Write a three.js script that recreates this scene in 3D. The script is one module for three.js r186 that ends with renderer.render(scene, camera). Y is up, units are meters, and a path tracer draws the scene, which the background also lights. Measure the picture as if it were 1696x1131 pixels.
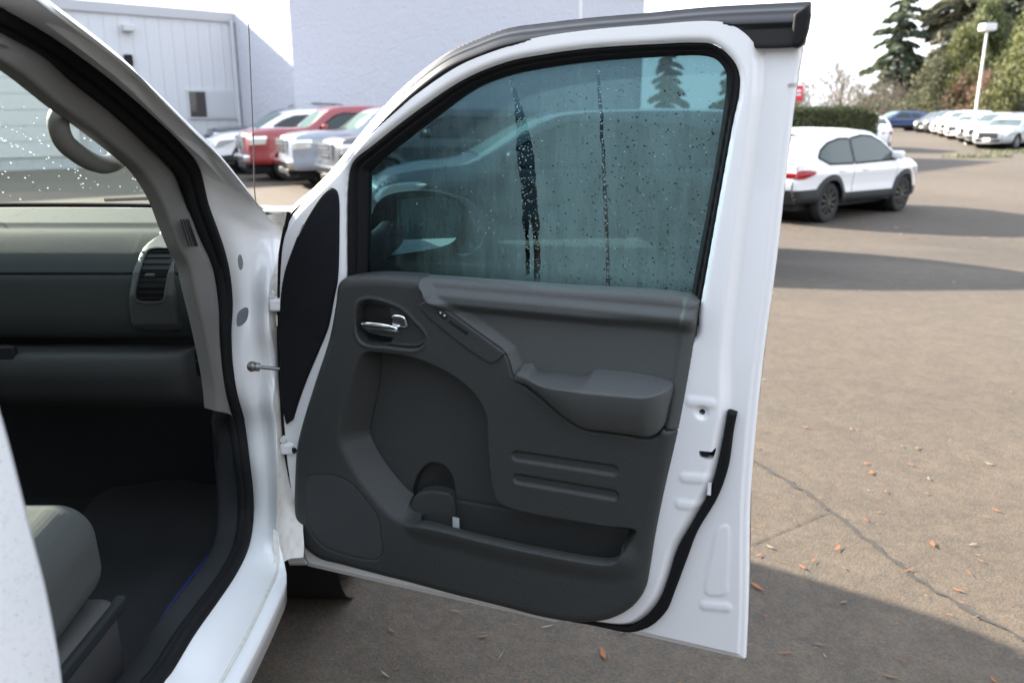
import * as THREE from 'three';
import { mergeGeometries } from 'three/addons/utils/BufferGeometryUtils.js';
import { RoundedBoxGeometry } from 'three/addons/geometries/RoundedBoxGeometry.js';

// ------------------------------------------------------------------ camera, sky, sun, exposure
const scene = new THREE.Scene();
const camera = new THREE.PerspectiveCamera(44.9, 1696 / 1131, 0.05, 900);
camera.position.set(0, 1.6, 0);
camera.rotation.set(-0.26634, 0, 0);
camera.setFocalLength && (camera.focus = 1.78);
camera.userData.fStop = 4;
const renderer = new THREE.WebGLRenderer();
renderer.toneMapping = THREE.LinearToneMapping;
renderer.toneMappingExposure = 5.2;
renderer.shadowMap.enabled = true;

const SUN = new THREE.Vector3(-1.82, 1, -1.13).normalize();
{
  const W = 512, Hh = 256, d = new Float32Array(W * Hh * 4), v = new THREE.Vector3();
  for (let j = 0; j < Hh; j++) for (let i = 0; i < W; i++) {
    const el = ((j + 0.5) / Hh - 0.5) * Math.PI, az = ((i + 0.5) / W - 0.5) * 2 * Math.PI;
    v.set(Math.cos(el) * Math.cos(az), Math.sin(el), Math.cos(el) * Math.sin(az));
    const up = Math.max(0, v.y), mu = Math.max(0, v.dot(SUN));
    const haze = Math.pow(1 - up, 2.2), glow = 0.28 * Math.pow(mu, 6) + 0.5 * Math.pow(mu, 40);
    const k = (j * W + i) * 4, m = 0.68 * (el < 0 ? 0.35 : 1);
    d[k] = m * (0.50 + 0.14 * haze + glow);
    d[k + 1] = m * (0.575 + 0.085 * haze + glow * 0.97);
    d[k + 2] = m * (0.70 - 0.01 * haze + glow * 0.9);
    d[k + 3] = 1;
  }
  const t = new THREE.DataTexture(d, W, Hh, THREE.RGBAFormat, THREE.FloatType);
  t.mapping = THREE.EquirectangularReflectionMapping;
  t.magFilter = THREE.LinearFilter; t.needsUpdate = true;
  scene.background = t; scene.environment = t;
}
const sun = new THREE.DirectionalLight(new THREE.Color(1, 0.90, 0.75), 4.7);
sun.position.copy(SUN).multiplyScalar(60); sun.castShadow = true; sun.shadow.radius = 2;
sun.shadow.mapSize.set(4096, 4096);
Object.assign(sun.shadow.camera, { left: -50, right: 50, top: 50, bottom: -50, near: 1, far: 220 });
scene.add(sun, sun.target);

// ------------------------------------------------------------------ helpers
let seed = 7;
const rnd = (a = 0, b = 1) => { seed = (seed * 1664525 + 1013904223) >>> 0; return a + (b - a) * seed / 4294967296; };
const clamp = (x, a = 0, b = 1) => Math.min(b, Math.max(a, x));
const ss = (a, b, x) => { const t = clamp((x - a) / (b - a)); return t * t * (3 - 2 * t); };
const mixn = (a, b, t) => a + (b - a) * t;
const names = {};
const numbered = (n) => { const k = names[n] = (names[n] ?? -1) + 1; return k ? `${n}_${String(k).padStart(3, '0')}` : n; };
const shade = (o) => { o.castShadow = o.receiveShadow = true; return o; };
function thing(name, label, category, pos = [0, 0, 0], group) {
  const o = new THREE.Group(); o.name = numbered(name); o.position.set(...pos);
  o.userData = { label, category }; if (group) o.userData.group = group;
  scene.add(o); return o;
}
function part(name, geo, m, parent) { const o = shade(new THREE.Mesh(geo, m)); o.name = name; parent.add(o); return o; }
function setting(name, geo, m, kind = 'structure') { const o = shade(new THREE.Mesh(geo, m)); o.name = name; o.userData.kind = kind; scene.add(o); return o; }
const lin = (r, g, b) => new THREE.Color().setRGB(r, g ?? r, b ?? r);
const mat = (c, roughness = 0.6, o = {}) => new THREE.MeshStandardMaterial({ color: Array.isArray(c) ? lin(...c) : c, roughness, side: THREE.DoubleSide, ...o });
const phys = (c, roughness, o = {}) => new THREE.MeshPhysicalMaterial({ color: Array.isArray(c) ? lin(...c) : c, roughness, side: THREE.DoubleSide, ...o });
// value noise that tiles with period n
function tileNoise(n, s) {
  const g = new Float32Array(n * n); let q = s >>> 0;
  for (let i = 0; i < n * n; i++) { q = (q * 1664525 + 1013904223) >>> 0; g[i] = q / 4294967296; }
  return (x, y) => {
    const xi = Math.floor(x), yi = Math.floor(y), fx = x - xi, fy = y - yi, sx = fx * fx * (3 - 2 * fx), sy = fy * fy * (3 - 2 * fy);
    const w = (a) => ((a % n) + n) % n, at = (a, b) => g[w(b) * n + w(a)];
    return mixn(mixn(at(xi, yi), at(xi + 1, yi), sx), mixn(at(xi, yi + 1), at(xi + 1, yi + 1), sx), sy);
  };
}
function tex(size, fn, srgb, rep = 1) {
  const d = new Uint8Array(size * size * 4);
  for (let j = 0; j < size; j++) for (let i = 0; i < size; i++) {
    const c = fn(i / size, j / size), k = (j * size + i) * 4;
    if (Array.isArray(c)) { d[k] = c[0] * 255; d[k + 1] = c[1] * 255; d[k + 2] = c[2] * 255; } else d[k] = d[k + 1] = d[k + 2] = clamp(c) * 255;
    d[k + 3] = 255;
  }
  const t = new THREE.DataTexture(d, size, size); t.wrapS = t.wrapT = THREE.RepeatWrapping; t.magFilter = THREE.LinearFilter; t.minFilter = THREE.LinearMipmapLinearFilter; t.generateMipmaps = true;
  if (srgb) t.colorSpace = THREE.SRGBColorSpace; t.repeat.set(rep, rep); t.needsUpdate = true; return t;
}
// Catmull-Rom through points of any dimension; a point given twice is a corner
function curve(pts, closed = false, per = 6) {
  const runs = []; let run = [];
  const same = (a, b) => a.every((x, i) => Math.abs(x - b[i]) < 1e-6);
  let P = pts.slice();
  let corner = P.map((p, i) => i > 0 && same(p, P[i - 1]));
  if (closed) {
    const c = corner.findIndex((x) => x);
    if (c < 0) {
      const out = [], n = P.length;
      for (let i = 0; i < n; i++) for (let k = 0; k < per; k++) out.push(cr(P[(i + n - 1) % n], P[i], P[(i + 1) % n], P[(i + 2) % n], k / per));
      return out;
    }
    P = [...P.slice(c), ...P.slice(0, c)]; P.push(P[0]);
  }
  for (let i = 0; i < P.length; i++) { if (i && same(P[i], P[i - 1])) { runs.push(run); run = []; } run.push(P[i]); }
  runs.push(run);
  const out = [];
  for (const r of runs) {
    if (r.length === 1) { out.push(r[0]); continue; }
    for (let i = 0; i < r.length - 1; i++) {
      const a = r[i - 1] ?? r[i].map((x, k) => 2 * x - r[i + 1][k]), d = r[i + 2] ?? r[i + 1].map((x, k) => 2 * x - r[i][k]);
      for (let k = 0; k < per; k++) out.push(cr(a, r[i], r[i + 1], d, k / per));
    }
    out.push(r[r.length - 1]);
  }
  if (closed) out.pop();
  return out.filter((p, i) => !i || !same(p, out[i - 1]));
}
function cr(a, b, c, d, t) {
  const len = (p, q) => Math.max(1e-5, Math.sqrt(Math.hypot(...p.map((x, i) => x - q[i]))));
  const t0 = 0, t1 = len(a, b), t2 = t1 + len(b, c), t3 = t2 + len(c, d), u = t1 + (t2 - t1) * t;
  return b.map((_, i) => {
    const A1 = (t1 - u) / (t1 - t0) * a[i] + (u - t0) / (t1 - t0) * b[i], A2 = (t2 - u) / (t2 - t1) * b[i] + (u - t1) / (t2 - t1) * c[i], A3 = (t3 - u) / (t3 - t2) * c[i] + (u - t2) / (t3 - t2) * d[i];
    const B1 = (t2 - u) / (t2 - t0) * A1 + (u - t0) / (t2 - t0) * A2, B2 = (t3 - u) / (t3 - t1) * A2 + (u - t1) / (t3 - t1) * A3;
    return (t2 - u) / (t2 - t1) * B1 + (u - t1) / (t2 - t1) * B2;
  });
}
// signed distance to a closed outline (negative inside); .near(u, v) also gives the index of the nearest side
function outline(P) {
  const n = P.length, f = (u, v) => {
    let best = 1e9, inside = false, at = 0;
    for (let i = 0, j = n - 1; i < n; j = i++) {
      const ax = P[j][0], ay = P[j][1], bx = P[i][0], by = P[i][1], ex = bx - ax, ey = by - ay, wx = u - ax, wy = v - ay;
      const t = clamp((wx * ex + wy * ey) / (ex * ex + ey * ey + 1e-12)), dx = wx - ex * t, dy = wy - ey * t, q = dx * dx + dy * dy;
      if (q < best) { best = q; at = j + t; }
      if ((ay > v) !== (by > v) && u < (bx - ax) * (v - ay) / (by - ay) + ax) inside = !inside;
    }
    f.at = at % n; return inside ? -Math.sqrt(best) : Math.sqrt(best);
  };
  const us = P.map((p) => p[0]), vs = P.map((p) => p[1]);
  f.box = [Math.min(...us), Math.max(...us), Math.min(...vs), Math.max(...vs)]; f.P = P; return f;
}
const lineDist = (P) => (u, v) => {
  let best = 1e9;
  for (let i = 1; i < P.length; i++) {
    const [ax, ay] = P[i - 1], ex = P[i][0] - ax, ey = P[i][1] - ay, wx = u - ax, wy = v - ay, t = clamp((wx * ex + wy * ey) / (ex * ex + ey * ey + 1e-12));
    best = Math.min(best, (wx - ex * t) ** 2 + (wy - ey * t) ** 2);
  }
  return Math.sqrt(best);
};
const interp = (P) => { const Q = [...P].sort((a, b) => a[0] - b[0]); return (x) => { if (x <= Q[0][0]) return Q[0][1]; for (let i = 1; i < Q.length; i++) if (x <= Q[i][0]) return mixn(Q[i - 1][1], Q[i][1], (x - Q[i - 1][0]) / (Q[i][0] - Q[i - 1][0] + 1e-9)); return Q[Q.length - 1][1]; }; };
// how far a rounded edge of radius r drops at signed distance d from the edge
const fil = (d, r) => d <= -r ? 0 : d >= 0 ? r : r - Math.sqrt(Math.max(0, r * r - (d + r) ** 2));
// a sheet over the plane: height h(u, v) where keep(u, v) <= 0, cut exactly along keep = 0, with a wall down to `skirt`
function sheet(box, step, keep, h, skirt) {
  const [u0, u1, v0, v1] = box, nx = Math.ceil((u1 - u0) / step) + 1, ny = Math.ceil((v1 - v0) / step) + 1;
  const U = (i) => u0 + i * step, V = (j) => v0 + j * step, D = new Float32Array(nx * ny), Z = new Float32Array(nx * ny);
  for (let j = 0; j < ny; j++) for (let i = 0; i < nx; i++) { const k = j * nx + i; D[k] = keep(U(i), V(j)); Z[k] = D[k] < step * 3 ? h(U(i), V(j)) : NaN; }
  const z = (i, j, k) => { const q = clamp(j, 0, ny - 1) * nx + clamp(i, 0, nx - 1); return Number.isNaN(Z[q]) ? k : Z[q]; };
  const pos = [], nor = [], uv = [], idx = [], vert = new Map();
  const grid = (k) => {
    if (vert.has(k)) return vert.get(k);
    const i = k % nx, j = (k / nx) | 0; if (Number.isNaN(Z[k])) Z[k] = h(U(i), V(j)); const c = Z[k], gx = (z(i + 1, j, c) - z(i - 1, j, c)) / (2 * step), gy = (z(i, j + 1, c) - z(i, j - 1, c)) / (2 * step), l = Math.hypot(gx, gy, 1);
    pos.push(U(i), V(j), c); nor.push(-gx / l, -gy / l, 1 / l); uv.push(U(i), V(j));
    vert.set(k, pos.length / 3 - 1); return pos.length / 3 - 1;
  };
  const cut = (a, b) => {
    const key = a < b ? a * 1e7 + b : b * 1e7 + a;
    if (vert.has(-key)) return vert.get(-key);
    const ia = grid(a), ib = grid(b), t = D[a] / (D[a] - D[b]);
    for (let c = 0; c < 3; c++) { pos.push(mixn(pos[ia * 3 + c], pos[ib * 3 + c], t)); nor.push(mixn(nor[ia * 3 + c], nor[ib * 3 + c], t)); }
    uv.push(pos[pos.length - 3], pos[pos.length - 2]);
    vert.set(-key, pos.length / 3 - 1); return pos.length / 3 - 1;
  };
  const rims = [];
  for (let j = 0; j < ny - 1; j++) for (let i = 0; i < nx - 1; i++) {
    const a = j * nx + i;
    for (const T of [[a, a + 1, a + nx + 1], [a, a + nx + 1, a + nx]]) {
      const ins = T.map((k) => D[k] <= 0), n = ins[0] + ins[1] + ins[2];
      if (!n) continue;
      if (n === 3) { idx.push(...T.map(grid)); continue; }
      const poly = [], rim = [];
      for (let s = 0; s < 3; s++) { const p = T[s], q = T[(s + 1) % 3]; if (D[p] <= 0) poly.push(grid(p)); if ((D[p] <= 0) !== (D[q] <= 0)) { const c = cut(p, q); poly.push(c); rim.push(c); } }
      for (let s = 2; s < poly.length; s++) idx.push(poly[0], poly[s - 1], poly[s]);
      if (rim.length === 2) rims.push(rim);
    }
  }
  if (skirt !== undefined) {
    const e = step * 0.5, wall = new Map();
    const foot = (k) => {
      if (wall.has(k)) return wall.get(k);
      const x = pos[k * 3], y = pos[k * 3 + 1], gx = keep(x + e, y) - keep(x - e, y), gy = keep(x, y + e) - keep(x, y - e), l = Math.hypot(gx, gy) || 1;
      const n = pos.length / 3; pos.push(x, y, pos[k * 3 + 2], x, y, typeof skirt === 'function' ? skirt(x, y) : skirt); nor.push(gx / l, gy / l, 0, gx / l, gy / l, 0); uv.push(x, y, x, y + 0.02);
      wall.set(k, n); return n;
    };
    for (const [a, b] of rims) {
      const p = foot(a), q = foot(b), out = (pos[q * 3 + 1] - pos[p * 3 + 1]) * nor[p * 3] - (pos[q * 3] - pos[p * 3]) * nor[p * 3 + 1];   // keeps the wall's winding and normals in step
      const down = pos[p * 3 + 5] < pos[p * 3 + 2] ? 1 : -1;
      if (out * down > 0) idx.push(p, p + 1, q, q, p + 1, q + 1); else idx.push(p, q, p + 1, q, q + 1, p + 1);
    }
  }
  const g = new THREE.BufferGeometry();
  g.setAttribute('position', new THREE.Float32BufferAttribute(pos, 3)); g.setAttribute('normal', new THREE.Float32BufferAttribute(nor, 3)); g.setAttribute('uv', new THREE.Float32BufferAttribute(uv, 2));
  g.setIndex(idx); return g;
}
const grow = (b, m) => [b[0] - m, b[1] + m, b[2] - m, b[3] + m];
// resample a polyline to n points by arc length
function even(P, n) {
  const L = [0]; for (let i = 1; i < P.length; i++) L.push(L[i - 1] + Math.hypot(...P[i].map((x, k) => x - P[i - 1][k])));
  const out = []; let j = 1;
  for (let i = 0; i < n; i++) { const s = L[L.length - 1] * i / (n - 1); while (j < P.length - 1 && L[j] < s) j++; const t = clamp((s - L[j - 1]) / (L[j] - L[j - 1] + 1e-9)); out.push(P[j].map((x, k) => mixn(P[j - 1][k], x, t))); }
  return out;
}
// surface through a list of equally long rows of points
function loft(rows, flat = false) {
  const n = rows[0].length, pos = [], uv = [], idx = [];
  rows.forEach((r, a) => r.forEach((p, i) => { pos.push(...p); uv.push(i / n * 3, a * 0.1); }));
  for (let a = 0; a < rows.length - 1; a++) for (let i = 0; i < n - 1; i++) { const k = a * n + i; idx.push(k, k + 1, k + n, k + 1, k + n + 1, k + n); }
  let g = new THREE.BufferGeometry(); g.setAttribute('position', new THREE.Float32BufferAttribute(pos, 3)); g.setAttribute('uv', new THREE.Float32BufferAttribute(uv, 2)); g.setIndex(idx);
  if (flat) g = g.toNonIndexed();
  g.computeVertexNormals(); return g;
}
const V3 = (p) => new THREE.Vector3(...p);
const tube = (pts, r, seg = 48, rad = 10, closed = false) => new THREE.TubeGeometry(new THREE.CatmullRomCurve3(pts.map(V3), closed, 'centripetal'), seg, r, rad, closed);
const box = (w, h, d, x = 0, y = 0, z = 0, r = 0) => (r ? new RoundedBoxGeometry(w, h, d, 3, r) : new THREE.BoxGeometry(w, h, d)).translate(x, y, z);
function merge(list) {
  return mergeGeometries(list.map((g) => { g = g.index ? g.toNonIndexed() : g; for (const k of Object.keys(g.attributes)) if (!['position', 'normal', 'uv'].includes(k)) g.deleteAttribute(k); if (!g.attributes.uv) g.setAttribute('uv', new THREE.Float32BufferAttribute(new Float32Array(g.attributes.position.count * 2), 2)); return g; }));
}

// ------------------------------------------------------------------ textures and materials
const nA = tileNoise(64, 11), nB = tileNoise(256, 23), nC = tileNoise(16, 5), nD = tileNoise(512, 77);
const grainTex = tex(512, (x, y) => 0.5 * nB(x * 256, y * 256) + 0.5 * nD(x * 512, y * 512), false);
grainTex.repeat.set(2.4, 2.4);
const clothTex = tex(512, (x, y) => 0.5 + 0.25 * Math.sin(x * 512 * 0.785) * Math.sin(y * 512 * 0.785) + 0.25 * (nB(x * 256, y * 256) - 0.5), false);
clothTex.repeat.set(3, 3);
const asphaltCol = tex(1024, (x, y) => {
  const f = nD(x * 512, y * 512), m = nB(x * 256, y * 256), c = nC(x * 16, y * 16), a = nA(x * 64, y * 64);
  let k = 0.30 + 0.055 * (f - 0.5) + 0.04 * (m - 0.5) + 0.03 * (c - 0.5) + 0.04 * (a - 0.5);
  if (f > 0.965) k += 0.05; if (f < 0.04) k -= 0.04;
  const w = 1 + 0.10 * (m - 0.5);
  return [clamp(k * 1.035 * w), clamp(k), clamp(k * 0.955 / w)];
}, true);
const asphaltBump = tex(1024, (x, y) => 0.6 * nD(x * 512, y * 512) + 0.4 * nB(x * 256, y * 256), false);
asphaltCol.repeat.set(0.5, 0.5); asphaltBump.repeat.set(0.5, 0.5);
const stuccoBump = tex(512, (x, y) => 0.45 * nA(x * 64, y * 64) + 0.3 * nB(x * 256, y * 256) + 0.25 * nC(x * 16, y * 16), false);
stuccoBump.repeat.set(0.22, 0.22);

const M = {
  white: phys([0.83, 0.835, 0.84], 0.38, { clearcoat: 1, clearcoatRoughness: 0.06 }),
  dirtyWhite: phys([1, 1, 1], 0.55, { map: tex(256, (x, y) => { const a = nB(x * 256, y * 256), b = nC(x * 16, y * 16), k = 0.16 * ss(0.3, 1.0, 0.35 * a + 0.65 * b); return [mixn(0.86, 0.42, k), mixn(0.85, 0.36, k), mixn(0.82, 0.28, k)]; }, true, 1.5) }),
  trim: phys([0.036, 0.0385, 0.0375], 0.52, { specularIntensity: 0.75, bumpMap: grainTex, bumpScale: 0.0008 }),
  trimLit: phys([0.073, 0.078, 0.077], 0.58, { specularIntensity: 0.75, bumpMap: grainTex, bumpScale: 0.0007 }),  // coloured lighter than trim to stand in for light on upward faces
  trimDark: phys([0.028, 0.032, 0.034], 0.65, { specularIntensity: 0.5, bumpMap: grainTex, bumpScale: 0.0004 }),
  pillar: mat([0.16, 0.155, 0.145], 0.65, { bumpMap: grainTex, bumpScale: 0.0003 }),
  black: phys([0.010, 0.010, 0.011], 0.6, { specularIntensity: 0.4 }),
  blackGloss: mat([0.014, 0.014, 0.016], 0.32),
  rubber: phys([0.009, 0.009, 0.010], 0.7, { specularIntensity: 0.35 }),
  sail: phys([0.009, 0.010, 0.013], 0.75, { specularIntensity: 0.4, bumpMap: grainTex, bumpScale: 0.0003 }),
  chrome: mat([0.72, 0.73, 0.74], 0.12, { metalness: 1 }),
  steel: mat([0.22, 0.21, 0.20], 0.45, { metalness: 1 }),
  cloth: mat([0.068, 0.071, 0.068], 0.95, { bumpMap: clothTex, bumpScale: 0.001 }),
  carpet: mat([0.018, 0.018, 0.019], 1),
  blue: mat([0.012, 0.025, 0.16], 0.8),
  rocker: phys([0.038, 0.040, 0.043], 0.55, { specularIntensity: 0.6, bumpMap: grainTex, bumpScale: 0.0003 }),
  tyre: mat([0.018, 0.018, 0.018], 0.85),
  water: phys([1, 1, 1], 0.02, { transmission: 1, ior: 1.33, thickness: 0.002 }),
};

// ------------------------------------------------------------------ the pickup: group at its base, parts given in metres of the place
const TX = -1.35, TZ = -1.9;
const truck = thing('pickup_truck', 'white pickup truck with its front passenger door swung wide open', 'pickup truck', [TX, 0, TZ]);
const tp = (name, geo, m, parent = truck) => part(name, geo.translate(-TX, 0, -TZ), m, parent);

// ---- the open door: own axes u (hinge to latch), v (up from its lower edge), w (towards the cabin side)
const shellP = curve([[0.0083,-0.0098],[0.0083,-0.0098],[0.321,-0.0098],[0.7355,-0.009],[1.0624,-0.0107],[1.0624,-0.0107],[1.0573,0.1256],[1.0452,0.3231],[1.0435,0.437],[1.0465,0.6302],[1.0556,0.8225],[1.0603,1.0118],[1.0659,1.1404],[1.0715,1.207],[1.0739,1.2442],[1.0739,1.2442],[0.9098,1.2398],[0.8117,1.2349],[0.7074,1.2308],[0.627,1.2244],[0.542,1.2146],[0.4824,1.1991],[0.422,1.1764],[0.3591,1.1404],[0.2932,1.0936],[0.2237,1.0313],[0.1502,0.9584],[0.0854,0.9054],[0.0382,0.8643],[0.0135,0.8365],[-0.0025,0.8006],[-0.0142,0.7423],[-0.025,0.6573],[-0.0328,0.5703],[-0.0373,0.4813],[-0.0379,0.3751],[-0.0368,0.2661],[-0.0285,0.1552],[-0.0234,0.0657],[-0.0056,0.0192]], true, 5);
const sealOut = curve([[0.1614,0.6725],[0.1652,0.7365],[0.1802,0.9364],[0.1929,0.9756],[0.2428,1.0108],[0.3573,1.0851],[0.4523,1.1379],[0.542,1.1682],[0.6276,1.1812],[0.7085,1.1886],[0.8137,1.1917],[0.8983,1.1923],[0.9274,1.1875],[0.9585,1.1631],[0.9713,1.1392],[0.9736,1.1063],[0.9674,1.0639],[0.9502,0.9147],[0.9284,0.7211],[0.9193,0.664]], true, 6);
const glassIn = curve([[0.1973,0.6729],[0.2009,0.7409],[0.2154,0.9579],[0.2154,0.9579],[0.2548,0.9885],[0.3709,1.0653],[0.4647,1.1224],[0.5372,1.1459],[0.6238,1.1596],[0.7056,1.1674],[0.8119,1.1723],[0.907,1.172],[0.9304,1.1624],[0.9451,1.1431],[0.9473,1.126],[0.9351,0.9745],[0.9072,0.7424],[0.8981,0.6589]], true, 6);
const stepP = [[0.9995,1.177],[1.0042,1.1411],[1.0032,1.062],[0.9957,0.928],[0.9886,0.7756],[0.9847,0.6262],[0.9886,0.5347],[0.984,0.4851],[0.975,0.4125],[0.9641,0.3634],[0.9354,0.2901],[0.9097,0.2286],[0.8916,0.1474],[0.8763,0.0974],[0.8477,0.0502],[0.8175,0.0252],[0.6899,0.0086]];
const step = curve(stepP.map((p, i) => p), false, 6);
const dShell = outline(shellP), dSealO = outline(sealOut), dGlass = outline(glassIn);
// region inside the step line: everything on the hinge side of it
const insideStep = outline([...step, [0.45, -0.2], [-0.3, -0.2], [-0.3, 1.6], [step[0][0] - 0.02, 1.6]]);
const teardrop = outline(curve([[0.9967,0.2877],[1.0071,0.2897],[1.0132,0.2512],[1.0151,0.1707],[1.015,0.1378],[0.9746,0.1284],[0.9711,0.1471],[0.9788,0.2173],[0.9848,0.2722]], true, 4));
const inner = curve([[0.0133,0.8338],[0.0133,0.8338],[0.0382,0.8643],[0.0854,0.9054],[0.1503,0.9609],[0.2228,1.0143],[0.292,1.0664],[0.3581,1.1095],[0.4527,1.1613],[0.542,1.1899],[0.5988,1.2043],[0.7078,1.2154],[0.8124,1.2199],[0.9211,1.2219],[0.9498,1.216],[0.9739,1.2017],[0.9856,1.1907],[0.9943,1.1798],[0.9943,1.1798],[1.0567,1.18],[1.0652,1.1817],[1.0714,1.1872],[1.0719,1.2023],[1.0765,1.2459],[1.0765,1.2459]], false, 6);
const outer = curve([[1.0755,1.252],[1.0755,1.252],[0.9073,1.2509],[0.8086,1.2462],[0.7036,1.2423],[0.6227,1.2372],[0.5373,1.2297],[0.4773,1.2132],[0.4166,1.1918],[0.3533,1.1559],[0.2871,1.108],[0.2172,1.0457],[0.1432,0.9715],[0.078,0.9172],[0.0244,0.8785],[-0.0047,0.8397],[-0.0047,0.8397]], false, 6);
const dT = outline([...inner, ...outer]);
const embossP = [[[0.921,0.3874],[0.9616,0.3916]], [[0.9159,0.3294],[0.9559,0.3315]], [[0.9249,0.5455],[0.9612,0.5465]], [[0.9738,0.1016],[1.017,0.1077]]];
const embossD = embossP.map((p) => lineDist(p));
const holeA = [[0.9458,0.5258]][0], holeB = outline(curve([[0.9447,0.4478],[0.9447,0.4478],[0.9698,0.4491],[0.9698,0.4491],[0.9761,0.4576],[0.9709,0.4318],[0.9664,0.4311],[0.9479,0.4332]], true, 3));
const steelH = (u, v) => {
  const s = insideStep(u, v), d = dShell(u, v);
  let w = 0.024 * (1 - ss(-0.014, 0.010, s));
  if (d > -0.02 && v < 1.12) w -= 0.005 * ss(-0.016, -0.011, d);
  w -= fil(d, 0.010);
  w -= fil(-dSealO(u, v), 0.012);
  const td = teardrop(u, v); w += 0.002 * (1 - ss(-0.004, 0.003, td));
  embossD.forEach((e) => { const q = e(u, v); if (q < 0.02) w += 0.0026 * (1 - ss(0.003, 0.015, q)); });
  const hb = Math.hypot(u - holeA[0], v - holeA[1]); w -= 0.006 * (1 - ss(0.007, 0.016, hb));
  return w;
};
const trimP = curve([[0.1827,0.7376],[0.1827,0.7376],[0.1589,0.7214],[0.1465,0.6721],[0.1259,0.5976],[0.0757,0.4772],[0.037,0.3808],[0.017,0.3204],[0.0064,0.254],[-0.0036,0.1527],[-0.0005,0.1049],[0.0185,0.0581],[0.0602,0.034],[0.1215,0.0308],[0.247,0.0259],[0.4058,0.0254],[0.5571,0.0222],[0.6282,0.0195],[0.6987,0.0232],[0.7391,0.0317],[0.7863,0.0505],[0.8303,0.0871],[0.8552,0.1311],[0.862,0.1758],[0.8687,0.2468],[0.882,0.3501],[0.9026,0.4807],[0.9145,0.5788],[0.9232,0.6649],[0.9282,0.7309],[0.9287,0.7412],[0.9287,0.7412],[0.9106,0.7499],[0.6473,0.7496],[0.3706,0.7481],[0.2619,0.747]], true, 6);
const dTrim = outline(trimP);
const keepSteel = (u, v) => Math.max(dShell(u, v), -dT(u, v) - 0.003, -dTrim(u, v) - 0.022, -dSealO(u, v), 0.006 - Math.hypot(u - holeA[0], v - holeA[1]), -holeB(u, v));
const door = part('door', sheet(grow(dShell.box, 0.01), 0.0032, keepSteel, steelH, -0.03), M.white, truck);
door.position.set(-0.51 - TX, 0.53, -1.849 - TZ); door.rotation.y = -(Math.PI / 2 - 68.5 * Math.PI / 180);
door.userData.label = 'open white front passenger door seen from its cabin side';
const dp = (name, geo, m) => part(name, geo, m, door);
// outer skin with its bulge
{
  const low = (u, v) => Math.max(dShell(u, v), v - 0.765);
  dp('outer_skin', sheet(grow(dShell.box, 0.01), 0.012, low, (u, v) => { const d = low(u, v); return -0.03 - 0.075 * Math.sqrt(clamp(1 - (1 - clamp(-d / 0.09)) ** 2)) ; }), M.white);
  dp('window_frame', sheet(grow(dShell.box, 0.01), 0.008, (u, v) => Math.max(dShell(u, v), -dSealO(u, v), 0.745 - v), (u, v) => -0.031 - 0.004 * (1 - fil(dShell(u, v), 0.01) / 0.01)), M.black);
}
// dark backing behind the two openings in the latch side
dp('latch', merge([box(0.09, 0.16, 0.02, holeA[0] - 0.0, holeA[1] - 0.06, -0.012), box(0.012, 0.008, 0.02, holeA[0] + 0.01, holeA[1] - 0.088, 0.005)]), M.black);
dp('latch_bolt', new THREE.TorusGeometry(0.0055, 0.0022, 8, 20).translate(holeA[0], holeA[1], 0.016), M.steel);

// roof-side weather strip with its corner block
{
  const oDist = lineDist(outer);
  dp('weather_strip', sheet(grow(dT.box, 0.01), 0.003, dT, (u, v) => {
    const q = oDist(u, v);
    return 0.026 - 0.030 * (1 - ss(0, 0.034, q)) + 0.005 * Math.exp(-(((q - 0.014) / 0.003) ** 2)) - 0.006 * ss(0.036, 0.040, q) - 0.8 * fil(dT(u, v), 0.004);
  }, -0.034), M.blackGloss);
  // slanted end cap of the strip
  const cap = [[1.0528,1.2305],[1.0528,1.2305],[1.0758,1.2433],[1.0732,1.19],[1.0665,1.1808],[1.0572,1.1792],[1.0531,1.1831]], dC = outline(curve(cap, true, 3));
  dp('strip_end_cap', sheet(grow(dC.box, 0.01), 0.003, dC, (u, v) => 0.034 - 0.22 * Math.max(0, u - dC.box[0]) - fil(dC(u, v), 0.006), 0.0), M.black);
}
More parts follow.
